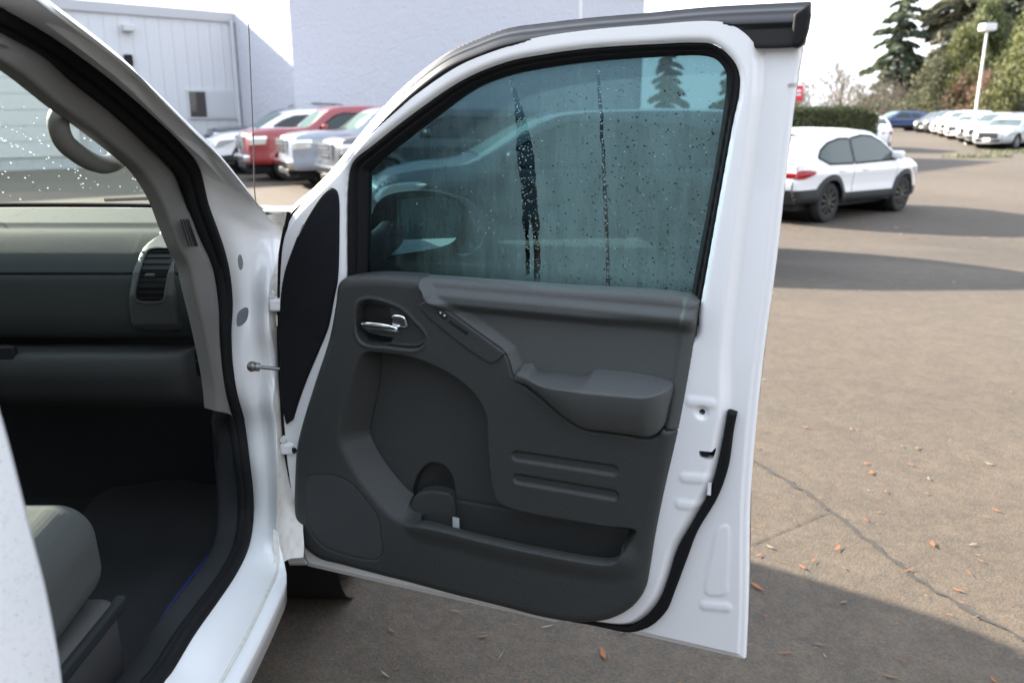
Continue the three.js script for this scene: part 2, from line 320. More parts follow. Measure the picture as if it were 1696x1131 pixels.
// window channel rubber and the pane
const sealKeep = (u, v) => Math.max(dSealO(u, v) + 0.0006, -dGlass(u, v), 0.69 - v);
dp('window_seal', sheet(grow(dSealO.box, 0.01), 0.003, sealKeep, (u, v) => { const a = -dSealO(u, v), b = dGlass(u, v), t = clamp(a / (a + b + 1e-6)); return 0.014 - 0.026 * t * t - 0.008 * Math.exp(-(((t - 0.45) / 0.10) ** 2)) - fil(-a - 0.0, 0.008); }, -0.03), M.rubber);
const gp = [[0.5348,1.1462],[0.5562,1.0609],[0.5718,0.9459],[0.5829,0.8026],[0.5859,0.741],[0.7108,1.1687],[0.7278,0.984],[0.745,0.7405]];
{
  const S1 = curve([gp[0], gp[1], gp[2], gp[3]], false, 8), S3 = curve(gp.slice(5), false, 8);
  const [gu0, gu1, gv0, gv1] = [0.16, 1.0, 0.70, 1.24], N = 1024;
  const xOf = (P) => { const f = interp(P.map((p) => [p[1], p[0]])); return f; };
  const x1 = xOf(S1), x3 = xOf(S3), dots = [];
  let sd = 99; const rr = () => { sd = (sd * 1664525 + 1013904223) >>> 0; return sd / 4294967296; };
  for (let i = 0; i < 5200; i++) { const x = rr(), y = rr(); dots.push([x, y, (0.00040 + 0.0009 * rr() ** 4) * (0.5 + 0.8 * ss(0.3, 0.75, x))]); }
  const dotMap = new Float32Array(N * N);
  for (const [x, y, r] of dots) { const R = r / 0.84 * N * 1.2, cx = x * N, cy = y * N; for (let j = Math.floor(cy - R * 2.2); j <= cy + R * 2; j++) for (let i = Math.floor(cx - R); i <= cx + R; i++) if (i >= 0 && j >= 0 && i < N && j < N && Math.hypot((i - cx), (j - cy) * 0.64) < R) dotMap[j * N + i] = 1; }
  const fog = tex(N, (x, y) => {
    const u = mixn(gu0, gu1, x), v = mixn(gv0, gv1, y);
    let r = 0.92 + 0.14 * (nC(x * 16, y * 5.0) - 0.5) + 0.10 * (nB(x * 256, y * 22) - 0.5) + 0.12 * (nA(x * 64, y * 7) - 0.5) + 0.10 * (nD(x * 512, y * 512) - 0.5);
    r -= 0.60 * (1 - ss(0.05, 0.60, x + 0.10 * (nC(x * 16 + 3, y * 16) - 0.5)));
    if (dotMap[Math.floor(y * N) * N + Math.floor(x * N)]) r *= 0.28;
    // rivulets that ran down and left clear glass
    const jag = (nB(x * 256, y * 90) - 0.5);
    const top = gp[0][1], a1 = u - x1(v) - 0.003, wd = (0.004 + 0.013 * ss(top, top - 0.16, v)) * (0.85 + 0.3 * nC(y * 16 + 2, 3)), low = ss(0.745, 0.775, v + jag * 0.05);
    if (v < top && v > 0.73) { const e = Math.abs(a1) - wd + 0.003 * jag; const split = v < 0.88 ? 0.0045 * ss(0.88, 0.84, v) : 0; const hole = Math.abs(a1 + 0.002) < split; if (e < 0 && !hole) r = mixn(r, 0.08, low); }
    const a3 = u - x3(v) - 0.003 * (nC(3, y * 16) - 0.5); if (Math.abs(a3) < 0.0026 + 0.0018 * jag + 0.001 * nA(1, y * 64)) r = mixn(r, 0.14, 0.9);
    // finger-wide wiped arcs low beside the first rivulet
    return clamp(r);
  });
  fog.repeat.set(1 / (gu1 - gu0), 1 / (gv1 - gv0)); fog.offset.set(-gu0 / (gu1 - gu0), -gv0 / (gv1 - gv0));
  M.fogGlass = phys([0.092, 0.188, 0.215], 0.56, { transmission: 1, thickness: 0, ior: 1.5, roughnessMap: fog });
  const pane = sheet(grow(dGlass.box, 0.01), 0.02, (u, v) => Math.max(dGlass(u, v) - 0.006, 0.69 - v), () => -0.018);
  dp('window_pane', pane, M.fogGlass).userData.label = 'tinted door window covered with condensation and streaks';
  // beads of water standing on the pane
  const bead = new THREE.SphereGeometry(1, 8, 6).scale(1, 1.15, 0.45), list = [];
  const put = (u, v, r) => { if (dGlass(u, v) < -0.008 && v > 0.745) list.push(bead.clone().scale(r, r, r).translate(u, v, -0.0175)); };
  for (let i = 0; i < 230; i++) { const v = rnd(0.77, gp[0][1]), wd = 0.004 + 0.012 * ss(gp[0][1], gp[0][1] - 0.16, v); put(x1(v) + 0.003 + rnd(-wd, wd), v, rnd(0.0005, 0.0016)); }
  for (let i = 0; i < 130; i++) { const v = rnd(0.75, 1.2); put(x3(v) + rnd(-0.002, 0.002), v, rnd(0.0006, 0.0016)); }
  for (let i = 0; i < 900; i++) { const x = Math.sqrt(rnd()); put(mixn(0.2, 0.99, x), rnd(0.75, 1.22), 0.0005 + 0.0009 * rnd() ** 3); }
  dp('water_drops', merge(list), M.water).userData.kind = 'stuff';
}

// mirror patch and side cover, black
{
  const P = curve([[0.1278,0.9129],[0.1452,0.9236],[0.1584,0.919],[0.1635,0.9052],[0.1606,0.8344],[0.1542,0.7578],[0.1488,0.7214],[0.1368,0.6798],[0.1185,0.6162],[0.0943,0.5674],[0.07,0.5218],[0.0448,0.4723],[0.0247,0.4283],[0.0058,0.3822],[0.0058,0.3822],[-0.0143,0.3672],[-0.0143,0.3672],[-0.0203,0.3969],[-0.0234,0.4402],[-0.0172,0.5502],[-0.0175,0.5849],[-0.0087,0.647],[0.0026,0.7012],[0.0158,0.7421],[0.0315,0.7744],[0.0614,0.8296],[0.0963,0.8783]], true, 5), d = outline(P);
  const cover = dp('side_cover', sheet(grow(d.box, 0.01), 0.003, d, (u, v) => 0.031 - fil(d(u, v), 0.006), 0.0), M.sail);
  const plug = [[0.039,0.6792],[0.0872,0.5941],[0.0005,0.3933]];
  for (const p of plug) dp('cover_clip', new THREE.CylinderGeometry(0.009, 0.009, 0.004, 20).rotateX(Math.PI / 2).translate(p[0], p[1], 0.0305), M.black);
  const strip = curve([[0.0235,0.8643],[0.01,0.8196],[-0.0039,0.7714],[-0.0133,0.7017],[-0.0251,0.587],[-0.0309,0.4838],[-0.0319,0.3933],[-0.0319,0.2928],[-0.0252,0.2069],[-0.0188,0.1565]], false, 5);
  dp('edge_rubber', tube(strip.map((p) => [p[0] + 0.004, p[1], 0.014]), 0.008, 80, 8), M.rubber);
  const c2 = [[0.0014,0.3042]][0]; dp('cover_clip', new THREE.CylinderGeometry(0.007, 0.007, 0.006, 20).rotateX(Math.PI / 2).translate(c2[0], c2[1], 0.026), M.black);
}
// flange seal on the latch side
{
  const a = [[0.9924,0.5332],[0.9878,0.4835],[0.9788,0.4106],[0.968,0.3614],[0.9393,0.2879],[0.9136,0.2262],[0.8955,0.1449],[0.8803,0.0947],[0.8517,0.0475],[0.8162,0.0211],[0.7496,0.0136],[0.6881,0.0075]], b = [[0.6882,0.0014],[0.7499,0.0046],[0.8167,0.0065],[0.8413,0.0156],[0.8702,0.0375],[0.8988,0.0791],[0.9137,0.1294],[0.9331,0.2043],[0.951,0.2715],[0.985,0.3514],[1.0004,0.4141],[1.0054,0.491],[1.0094,0.5294],[1.0094,0.5294]];
  const d = outline([...curve(a, false, 6), ...curve(b, false, 6)]);
  dp('flange_seal', sheet(grow(d.box, 0.01), 0.003, d, (u, v) => 0.017 - fil(d(u, v), 0.007), -0.004), M.rubber);
  const t = [[0.9633,0.383],[0.9774,0.3611]][0]; dp('paper_tag', box(0.007, 0.026, 0.001, t[0] + 0.006, t[1] - 0.012, 0.022).rotateZ(0), mat([0.75, 0.76, 0.8], 0.4));
  const o = [[1.0257,0.6032]][0]; dp('drain_plug', new THREE.SphereGeometry(1, 14, 8).scale(0.0035, 0.011, 0.004).translate(o[0] - 0.004, o[1], -0.004), M.black);
}

// ---- trim panel
// seam between the upper pad and the moulded lower panel
const seam = curve([[0.3625,0.7741],[0.3629,0.7452],[0.3667,0.7316],[0.3775,0.721],[0.3867,0.704],[0.4491,0.6699],[0.5026,0.638],[0.5514,0.6062],[0.5711,0.5598],[0.6,0.5402],[0.6351,0.5189],[0.6687,0.4938],[0.6969,0.4771],[0.7235,0.468],[0.7595,0.468],[0.8082,0.4687],[0.8465,0.4668],[0.865,0.4745],[0.8761,0.4873],[0.8832,0.4859],[0.9051,0.4866],[0.9256,0.4883]], false, 6);
const upperRegion = outline([...seam, [1.15, 0.47], [1.15, 0.9], [seam[0][0], 0.9]]);
const beltV = 0.735;
const armTop = [[0.5692,0.5581],[0.5849,0.583],[0.6056,0.5878],[0.6121,0.581],[0.6212,0.5731],[0.6658,0.5732],[0.7096,0.5733],[0.7218,0.5772],[0.735,0.5899],[0.7544,0.5921],[0.833,0.5914],[0.8738,0.5866]], armRest = [[0.8904,0.5828],[0.8922,0.5711],[0.886,0.5355],[0.8786,0.4993],[0.8678,0.483],[0.8495,0.4754],[0.8116,0.476],[0.7634,0.4753],[0.7278,0.4753],[0.7015,0.4843],[0.6736,0.5008],[0.6403,0.5257],[0.6055,0.5468]];
const armP = curve([...armTop, ...armRest], true, 5), dArm = outline(armP);
const switchP = curve([[0.3622,0.6851],[0.3639,0.6955],[0.3753,0.7015],[0.3907,0.7066],[0.3907,0.7066],[0.5535,0.609],[0.5535,0.609],[0.5363,0.5906],[0.5229,0.584],[0.5123,0.5854]], true, 4), dSwitch = outline(switchP);
const handleP = curve([[0.2155,0.6829],[0.2368,0.6913],[0.2618,0.6907],[0.2936,0.6841],[0.3206,0.6734],[0.3455,0.6521],[0.3648,0.633],[0.3701,0.6217],[0.3654,0.6081],[0.3508,0.5974],[0.3276,0.5937],[0.2764,0.5938],[0.2227,0.5951],[0.2083,0.6072],[0.2035,0.6298],[0.2071,0.6663]], true, 5), dHandle = outline(handleP);
const grilleP = curve([[0.0428,0.2354],[0.0511,0.2553],[0.1037,0.2686],[0.138,0.2683],[0.1666,0.2595],[0.2076,0.2214],[0.236,0.1857],[0.2421,0.1487],[0.2444,0.095],[0.2289,0.0746],[0.1962,0.0676],[0.1385,0.0682],[0.0819,0.0773],[0.0486,0.1106],[0.0401,0.1567]], true, 5), dGrille = outline(grilleP);
// recess over the map pocket; the third number is how wide its edge falls away
const R = [[0.020, [[0.2155,0.5679]]], [0.034, [[0.1969,0.5355]]], [0.044, [[0.1771,0.487]]], [0.048, [[0.1434,0.3777],[0.1448,0.35],[0.1546,0.3263],[0.1865,0.2719],[0.2631,0.1938],[0.2891,0.1821]]], [0.026, [[0.3135,0.1817]]], [0.010, [[0.3435,0.188],[0.4238,0.1875],[0.4974,0.1832],[0.6373,0.1804],[0.7708,0.1849],[0.7909,0.1906],[0.802,0.1985]]], [0.012, [[0.8184,0.2281],[0.8324,0.2539],[0.8343,0.2664]]], [0.018, [[0.7669,0.2627],[0.6987,0.2619],[0.5837,0.2624],[0.534,0.2744],[0.5203,0.3071],[0.5113,0.4105],[0.5077,0.4653],[0.4916,0.5005],[0.4535,0.5342],[0.3995,0.5597],[0.3329,0.5764],[0.276,0.5784],[0.2311,0.5763]]]];
const rec = [], recW = []; R.forEach(([w, P]) => P.forEach((p) => { rec.push(p); recW.push(w); }));
const recS = curve(rec.map((p, i) => [p[0], p[1], recW[i]]), true, 4), dRec = outline(recS.map((p) => [p[0], p[1]]));
const recWidth = () => { const k = dRec.at, a = Math.floor(k), n = recS.length; return mixn(recS[a % n][2], recS[(a + 1) % n][2], k - a); };
const ribs = [[[0.5767,0.388],[0.7829,0.3892]], [[0.5795,0.3366],[0.7847,0.3357]]].map((P) => lineDist(P));
const lipLine = lineDist(curve(R[5][1], false, 4));
const faceH = (u, v) => {
  let w = 0.047 + 0.010 * ss(0.30, 0.02, v) * ss(0.25, 0.45, u) * ss(1.0, 0.85, u);
  w += 0.010 * (1 - ss(0.0, 0.05, lipLine(u, v)));
  w -= 0.8 * fil(dTrim(u, v), 0.024);
  // rounded fall to the upper pad and margin strip along the latch edge
  if (u > 0.8) w -= 0.006 * ss(0.87, 0.885, u + (v - 0.3) * -0.10);
  ribs.forEach((q) => { const d = q(u, v); w -= 0.0055 * (1 - ss(0.007, 0.013, d)); });
  const hd = dHandle(u, v); if (hd < 0.02) w += 0.0025 * Math.exp(-(((hd - 0.004) / 0.004) ** 2)) - fil(-hd, 0.004);
  const gd = dGrille(u, v); if (Math.abs(gd) < 0.01) w -= 0.0018 * Math.exp(-((gd / 0.0022) ** 2)); if (gd < 0) w -= 0.001;
  return w;
};
const lowerH = (u, v) => {
  const r = dRec(u, v), b = recWidth(); let w = faceH(u, v);
  if (r < 0.03) { const t = -r / b, k = 0.16; const fall = t < -k ? 0 : t < k ? (t + k) ** 2 / (4 * k) : t; w -= (b < 0.0112 ? 0.030 : 0.062) * Math.min(fall, 1); }
  const s = upperRegion(u, v); w -= fil(-Math.min(0, 0) - s * 1 < 0 ? -s : 0, 0.007) * (s < 0.007 ? 1 : 0);
  return w;
};
const trimKeep = (u, v) => { const r = dRec(u, v), b = recWidth(), e = ss(0.0101, 0.0118, b), cut = -r - mixn(0.0035, b * 1.02, e); return Math.max(dTrim(u, v), -upperRegion(u, v), cut, -dHandle(u, v)); };
const lower = dp('lower_trim', sheet(grow(dTrim.box, 0.01), 0.0025, trimKeep, lowerH, (u, v) => dRec(u, v) < 0 && lipLine(u, v) < 0.012 ? lowerH(u, v) - 0.012 : -0.01), M.trim);
// back of the recess, with the arched bottle bay
const bayP = curve([[0.2787,0.061],[0.2834,0.1403],[0.2888,0.1982],[0.2984,0.2468],[0.3168,0.2857],[0.3436,0.3107],[0.3707,0.3122],[0.3927,0.2954],[0.4024,0.2649],[0.4015,0.156],[0.4,0.0869]], true, 5), dBay = outline(bayP);
const backSeam = lineDist([[0.4047,0.2314],[0.8254,0.2331]]);
dp('pocket_back', sheet([dRec.box[0] - 0.02, dRec.box[1] + 0.02, dRec.box[2] - 0.10, dRec.box[3] + 0.02], 0.003, (u, v) => Math.max(dTrim(u, v) + 0.02, -dBay(u, v)), (u, v) => -0.0125 - 0.002 * Math.exp(-((backSeam(u, v) / 0.0025) ** 2)) - fil(-dBay(u, v), 0.003), -0.05), M.trim);
const bayMid = (dBay.box[0] + dBay.box[1]) / 2, bayHalf = (dBay.box[1] - dBay.box[0]) / 2;
dp('bottle_bay', sheet(grow(dBay.box, 0.004), 0.004, (u, v) => dBay(u, v) - 0.003, (u) => -0.05 + 0.03 * (1 - Math.sqrt(clamp(1 - ((u - bayMid) / bayHalf) ** 2)))), M.trim);
const cupP = curve([[0.2859,0.0511],[0.2915,0.115],[0.2976,0.1929],[0.3082,0.2251],[0.3242,0.2444],[0.3626,0.2556],[0.397,0.2514],[0.4071,0.2356],[0.4063,0.1307],[0.4052,0.0769]], true, 5), dCup = outline(cupP);
dp('bottle_holder', sheet(grow(dCup.box, 0.004), 0.003, dCup, (u, v) => -0.008 + 0.022 * Math.sqrt(clamp(1 - ((u - bayMid) / (bayHalf * 1.1)) ** 2)) - fil(dCup(u, v), 0.003), -0.02), M.trim);
{ const t = [[0.4213,0.1883]][0]; dp('paper_scrap', box(0.016, 0.05, 0.001, t[0], t[1] - 0.008, 0.020), mat([0.45, 0.47, 0.48], 0.6)); }
dp('speaker_grille', sheet(grow(dGrille.box, 0.004), 0.003, (u, v) => dGrille(u, v) + 0.003, (u, v) => faceH(u, v) + 0.0012, 0.03), mat([0.040, 0.044, 0.045], 0.8, { bumpMap: (() => { const t = tex(128, (x, y) => { const a = (x * 8) % 1 - 0.5, b = (y * 8) % 1 - 0.5; return Math.hypot(a, b) < 0.33 ? 0 : 1; }); t.repeat.set(45, 45); return t; })(), bumpScale: 0.0006 }));
// upper pad
const diag = lineDist([[0.3667,0.7316],[0.3775,0.721],[0.3867,0.704],[0.4491,0.6699],[0.5026,0.638],[0.5514,0.6062],[0.5711,0.5598]]);
const upperH = (u, v) => {
  let w = 0.030;
  const t = beltV - v - 0.004 * (u - 0.3);
  w += 0.028 * (1 - ss(0.030, 0.056, t)) * (1 - 0.55 * ss(0.72, 0.86, u) * ss(0.02, 0.05, t)) - 0.010 * (1 - ss(0, 0.02, t));
  w += 0.016 * (1 - ss(0.0, 0.022, diag(u, v)));
  w += 0.007 * ss(0.888, 0.900, u - (v - 0.62) * 0.10);
  w -= 0.7 * fil(dTrim(u, v), 0.020); w -= fil(upperRegion(u, v), 0.004);
  return w;
};
dp('upper_trim', sheet(grow(upperRegion.box, 0.0).map((x, i) => clamp(x, dTrim.box[i & 2 ? 2 : 0] - 0.01, dTrim.box[i & 2 ? 3 : 1] + 0.01)), 0.0025, (u, v) => Math.max(dTrim(u, v), upperRegion(u, v) + 0.0009), upperH, 0.0), M.trimLit);
// armrest
{
  const top = interp(armTop), botP = [armTop[0], ...armRest.slice(4)], bot = interp(botP), ends = armP;
  const crease = interp([[0.583,0.5736],[0.6385,0.5666],[0.7228,0.5671],[0.8463,0.5717],[0.8941,0.5801]]);
  const uTip = armTop[0][0], uEnd = dArm.box[1];
  dp('armrest', sheet(grow(dArm.box, 0.006), 0.0022, dArm, (u, v) => {
    const cv = crease(u), t = Math.max(0, top(u) - v), T = Math.max(0.02, top(u) - bot(u));
    const front = 0.052 + 0.050 * ss(uTip - 0.01, uTip + 0.11, u) * (1 - 0.0 * u);
    const s = clamp((cv - v) / Math.max(0.01, cv - bot(u))), q = t / Math.max(0.004, top(u) - cv);
    const up = 0.034 + (front - 0.034) * q, fr = front + 0.004 - (front - 0.052) * (0.25 * s + 0.6 * s * s), k = 0.012, hh = clamp(0.5 + 0.5 * (fr - up) / k);
    let w = mixn(fr, up, hh) - k * hh * (1 - hh);
    const e = uEnd - u - 0.012 * ss(0, T, t) ; w -= (w - 0.036) * (1 - Math.sqrt(clamp(1 - (1 - clamp(e / 0.045)) ** 2)));
    const d = dArm(u, v); if (t > T * 0.4) w -= 0.6 * fil(d, 0.007);
    return w;
  }, 0.02), M.trimLit);
}
// window switch plate
{
  dp('switch_plate', sheet(grow(dSwitch.box, 0.006), 0.002, dSwitch, (u, v) => faceH(u, v) + 0.0045 - fil(dSwitch(u, v), 0.0035), 0.03), M.trim);
  const w0 = 0.0512;
  const A = outline([[0.4011,0.682],[0.4122,0.6855],[0.4284,0.6742],[0.4228,0.6674],[0.4145,0.6692]]), B = outline([[0.4254,0.6638],[0.4324,0.6682],[0.4754,0.6468],[0.4685,0.6398]]);
  for (const [d, n] of [[A, 'lock_switch'], [B, 'window_switch']]) dp(n, sheet(grow(d.box, 0.003), 0.0015, d, (u, v) => faceH(u, v) + 0.006 - fil(d(u, v), 0.001), 0.04), M.blackGloss);
  for (const p of [[0.4114,0.681],[0.4202,0.676]]) dp('switch_lamp', new THREE.SphereGeometry(0.0028, 10, 8).scale(1, 1, 0.4).translate(p[0], p[1], faceH(p[0], p[1]) + 0.0062), mat([0.5, 0.52, 0.52], 0.4));
}
// inner handle
{
  const pocket = outline(curve([[0.2107,0.6747],[0.2292,0.6829],[0.2544,0.6823],[0.2792,0.6778],[0.283,0.6622],[0.2843,0.6251],[0.2849,0.6064],[0.2682,0.5966],[0.2172,0.5983],[0.2056,0.6094],[0.202,0.6268],[0.2054,0.6609]], true, 4));
  dp('handle_bezel', sheet(grow(dHandle.box, 0.004), 0.002, (u, v) => Math.max(dHandle(u, v) - 0.001, -pocket(u, v)), (u, v) => 0.034 - 0.25 * Math.max(0, dHandle(u, v) + 0.004) + 0.002 * Math.exp(-(((dHandle(u, v) + 0.004) / 0.002) ** 2)) - fil(-pocket(u, v), 0.003), 0.0), M.trim);
  dp('handle_pocket', sheet(grow(pocket.box, 0.004), 0.004, (u, v) => pocket(u, v) - 0.002, () => 0.002), M.trim);
  const L = outline(curve([[0.2149,0.6382],[0.2196,0.6413],[0.3036,0.6398],[0.3077,0.6349],[0.304,0.6147],[0.2921,0.6108],[0.2789,0.6095],[0.2479,0.6118],[0.2213,0.6173]], true, 4));
  dp('release_lever', sheet(grow(L.box, 0.004), 0.0015, L, (u, v) => { const y = (v - L.box[2]) / (L.box[3] - L.box[2]); return 0.030 + 0.018 * ss(0.0, 0.85, y) + 0.004 * ss(L.box[0] + 0.02, L.box[1], u) - fil(L(u, v), 0.0035); }, 0.022), M.chrome);
  const K = outline(curve([[0.2913,0.6597],[0.2944,0.6639],[0.3204,0.6636],[0.3258,0.6562],[0.3267,0.6419],[0.3252,0.6392],[0.2934,0.6401],[0.2906,0.6425]], true, 4));
  dp('lock_knob', sheet(grow(K.box, 0.004), 0.0015, K, (u, v) => 0.043 + 0.005 * ss(K.box[2], K.box[3], v) - fil(K(u, v), 0.003), 0.03), M.chrome);
}
// outside mirror, seen through the pane
{
  const C = [[0.2434,0.8151]][0];
  const hp = outline(curve([[0.1185,0.8568],[0.1495,0.8864],[0.2146,0.9012],[0.3006,0.8998],[0.3567,0.8757],[0.3681,0.8294],[0.3521,0.7826],[0.3127,0.7478],[0.2245,0.7292],[0.1423,0.7284],[0.1165,0.7505],[0.1059,0.8056]], true, 4));
  const shellG = sheet(grow(hp.box, 0.005), 0.006, hp, (u, v) => -0.20 - 0.13 * Math.sqrt(clamp(1 - (1 + hp(u, v) / 0.075 < 0 ? 0 : 1 + hp(u, v) / 0.075) ** 2)), -0.19);
  dp('mirror_housing', shellG, M.black);
  const mg = outline(curve([[0.1528,0.8589],[0.1698,0.8751],[0.2341,0.8858],[0.2841,0.8848],[0.3146,0.8722],[0.3198,0.8281],[0.3065,0.7855],[0.2779,0.7697],[0.1808,0.7511],[0.1545,0.7495],[0.1456,0.7723],[0.1446,0.8229]], true, 4));
  dp('mirror_glass', sheet(grow(mg.box, 0.004), 0.008, mg, (u, v) => -0.185 - 0.35 * (u - mg.box[0]) - 0.01 * (v - mg.box[2]), -0.26), mat([0.44, 0.49, 0.47], 0.03, { metalness: 1 }));
  const st = [[0.1629,0.7797]][0];
  dp('mirror_arm', tube([[st[0] - 0.02, st[1], -0.03], [st[0] + 0.0, st[1], -0.12], [hp.box[0] + 0.05, C[1] - 0.01, -0.22]], 0.035, 12, 12), M.black);
}

// ------------------------------------------------------------------ the cab round the opening
const rows = (A, B, n, ts) => { const a = even(curve(A, false, 8), n), b = even(curve(B, false, 8), n); return ts.map((t) => a.map((p, i) => p.map((x, k) => mixn(x, b[i][k], t)))); };
// white A-pillar and hinge pillar: silhouette line, crease, seal line
const sealLine = [...[[-0.6,0.6638,-1.0585],[-0.6,0.6645,-1.2102]], ...[[-0.605,0.6506,-1.2605],[-0.605,0.6522,-1.3643],[-0.605,0.6415,-1.4942]], ...[[-0.612,0.6246,-1.6342]], ...[[-0.622,0.6237,-1.7534]], ...[[-0.635,0.6554,-1.8379],[-0.635,0.7188,-1.8503],[-0.635,0.8037,-1.8447]], ...[[-0.645,0.8896,-1.863],[-0.645,0.9832,-1.8258]], ...[[-0.65,1.0496,-1.8292],[-0.65,1.123,-1.8407],[-0.65,1.1694,-1.8619]], ...[[-0.65,1.246,-1.8535],[-0.65,1.3046,-1.8251]], ...[[-0.65,1.3667,-1.7811],[-0.65,1.4262,-1.7401]], ...[[-0.65,1.5033,-1.7074]], ...[[-0.655,1.5419,-1.6589]], ...[[-0.665,1.5936,-1.5684]], ...[[-0.68,1.6502,-1.4626]], ...[[-0.7,1.6902,-1.3928]], ...[[-0.715,1.7218,-1.3225]], ...[[-0.73,1.7428,-1.2605],[-0.73,1.7609,-1.1602]]];
const outLine = [...[[-0.54,0.6013,-1.0533],[-0.54,0.5955,-1.2994]], ...[[-0.54,0.5894,-1.4309],[-0.54,0.5925,-1.5987]], ...[[-0.545,0.5983,-1.7097]], ...[[-0.55,0.6457,-1.7306]], ...[[-0.555,0.6757,-1.762],[-0.555,0.8141,-1.8102]], ...[[-0.555,0.9116,-1.8213],[-0.555,0.954,-1.8075]], ...[[-0.555,1.0181,-1.8503],[-0.555,1.0849,-1.8533]], ...[[-0.555,1.1258,-1.8298],[-0.555,1.2297,-1.8581]], ...[[-0.55,1.2638,-1.8942],[-0.55,1.3092,-1.9479]], ...[[-0.55,1.3333,-1.9704]], ...[[-0.552,1.3691,-1.9002],[-0.552,1.4452,-1.7502]], ...[[-0.56,1.5217,-1.6239],[-0.56,1.5745,-1.4952]], ...[[-0.575,1.6276,-1.4095],[-0.575,1.6716,-1.3045]], ...[[-0.6,1.7089,-1.253]], ...[[-0.63,1.7421,-1.2197]], ...[[-0.655,1.7614,-1.2191]], ...[[-0.69,1.7911,-1.1673]]];
// pair the lines by stations so that the sheet between them does not twist
{
  const nS = 70;
  const split = (L, cuts, counts) => { const c = curve(L, false, 8), idx = cuts.map((q) => { let b = 0, bd = 1e9; c.forEach((p, i) => { const d = Math.hypot(p[1] - q[1], p[2] - q[2]); if (d < bd) { bd = d; b = i; } }); return b; }); const ids = [0, ...idx, c.length - 1]; const out = []; counts.forEach((n, k) => { const e = even(c.slice(ids[k], ids[k + 1] + 1), n); out.push(...(k ? e.slice(1) : e)); }); return out; };
  const s = split(sealLine, [[[-0.622,0.6237,-1.7534]][0], [[-0.65,1.4262,-1.7401]][0]], [22, 34, 26]), o = split(outLine, [[[-0.55,0.6457,-1.7306]][0], [[-0.552,1.3691,-1.9002]][0]], [22, 34, 26]);
  const n = s.length, sub = 8, R2 = [];
  for (let k = 0; k <= sub; k++) {
    const t = k / sub;
    R2.push(s.map((p, i) => {
      const q = o[i], f = i / n, dx = q[0] - p[0], l = [mixn(p[0], q[0], t), mixn(p[1], q[1], t), mixn(p[2], q[2], t)];
      // jamb bulges outwards a little, then turns into the skin
      const pil = ss(0.66, 0.72, f), b = Math.sin(Math.PI * t) * (0.012 + 0.010 * pil);
      const jog = f > 0.28 && f < 0.66 ? 0.006 * Math.sin(t * 9.4) : 0;
      return [l[0] + b + jog * 0.5, l[1], l[2] + jog];
    }));
  }
  const body = tp('body_side', loft(R2), M.white);
  body.userData.label = 'white hinge pillar, windscreen pillar and door sill';
  // narrow outer facet of the pillar and drip edge
  const pil = o.slice(56);
  tp('pillar_edge', loft([pil, pil.map((p) => [p[0] - 0.010, p[1] + 0.012, p[2] - 0.004]), pil.map((p) => [p[0] - 0.03, p[1] + 0.006, p[2] - 0.03]), pil.map((p) => [p[0] - 0.045, p[1] - 0.012, p[2] - 0.05])]), M.white);
  const crease = pil.map((p, i) => { const q = s[56 + i]; return [mixn(p[0], q[0], 0.2) + 0.012, mixn(p[1], q[1], 0.2), mixn(p[2], q[2], 0.2)]; });
  tp('pillar_bead', tube(crease, 0.0045, 60, 6), M.white, body);
  // sill: lower lip, stained gutter and outer rocker
  const sl = o.slice(0, 23), tp0 = (i) => 1 - ss(17, 22, i);
  tp('sill_gutter', loft([sl.map((p) => [p[0] - 0.006, p[1] + 0.004, p[2]]), sl.map((p) => [p[0] + 0.006, p[1] - 0.006, p[2]])]), M.dirtyWhite);
  tp('rocker_panel', loft([sl.map((p) => [p[0] + 0.006, p[1] - 0.004, p[2]]), sl.map((p, i) => [p[0] + 0.006 + 0.024 * tp0(i), p[1] - 0.004, p[2]]), sl.map((p, i) => [p[0] + 0.006 + 0.028 * tp0(i), p[1] - 0.012, p[2]]), sl.map((p, i) => [p[0] + 0.006 + 0.024 * tp0(i), p[1] - 0.06, p[2]]), sl.map((p) => [p[0] - 0.04, p[1] - 0.13, p[2]]), sl.map((p) => [p[0] - 0.12, p[1] - 0.15, p[2]])]), M.white);
  // black sponge seal round the opening
  const sealPath = even(s, 90).map((p, i) => { const f = ss(48, 60, i); return [p[0] - 0.010 + 0.014 * f, p[1] + 0.002 - 0.008 * f, p[2] + 0.004]; });
  tp('door_opening_seal', merge([tube(sealPath, 0.0135, 180, 10), tube(sealPath.slice(0, 90).map((p, i) => { const f = ss(45, 58, i); return [p[0] - 0.012 - 0.004 * f, p[1] - 0.013 * f, p[2] + 0.002 + 0.004 * f]; }), 0.013, 160, 8)]), M.rubber);
  // hinge-side return: dark gap, body edge and two hinges with a check strap
  const hp = o.slice(19, 56);
  tp('wing_return', box(0.05, 0.42, 0.02, -0.548, 0.72, -1.97, 0.006), M.dirtyWhite);
  tp('hinge_gap', loft([hp.map((p) => [p[0], p[1], p[2]]), hp.map((p) => [p[0] + 0.006, p[1], p[2] - 0.03]), hp.map((p) => [p[0] + 0.02, p[1], p[2] - 0.05]), hp.map((p) => [p[0] + 0.05, p[1], p[2] - 0.055])]), M.dirtyWhite);
  for (const [px, y] of [[0, 1.165], [0, 0.815]]) {
    const h = tp('hinge', merge([box(0.034, 0.030, 0.045, -0.535, y + 0.022, -1.845, 0.007), box(0.030, 0.034, 0.05, -0.528, y - 0.018, -1.862, 0.007), new THREE.CylinderGeometry(0.008, 0.008, 0.10, 14).translate(-0.522, y, -1.852)]), M.white);
    tp('hinge_bolt', new THREE.CylinderGeometry(0.008, 0.008, 0.012, 6).rotateX(Math.PI / 2).translate(-0.542, y + 0.046, -1.828), M.dirtyWhite, h);
  }
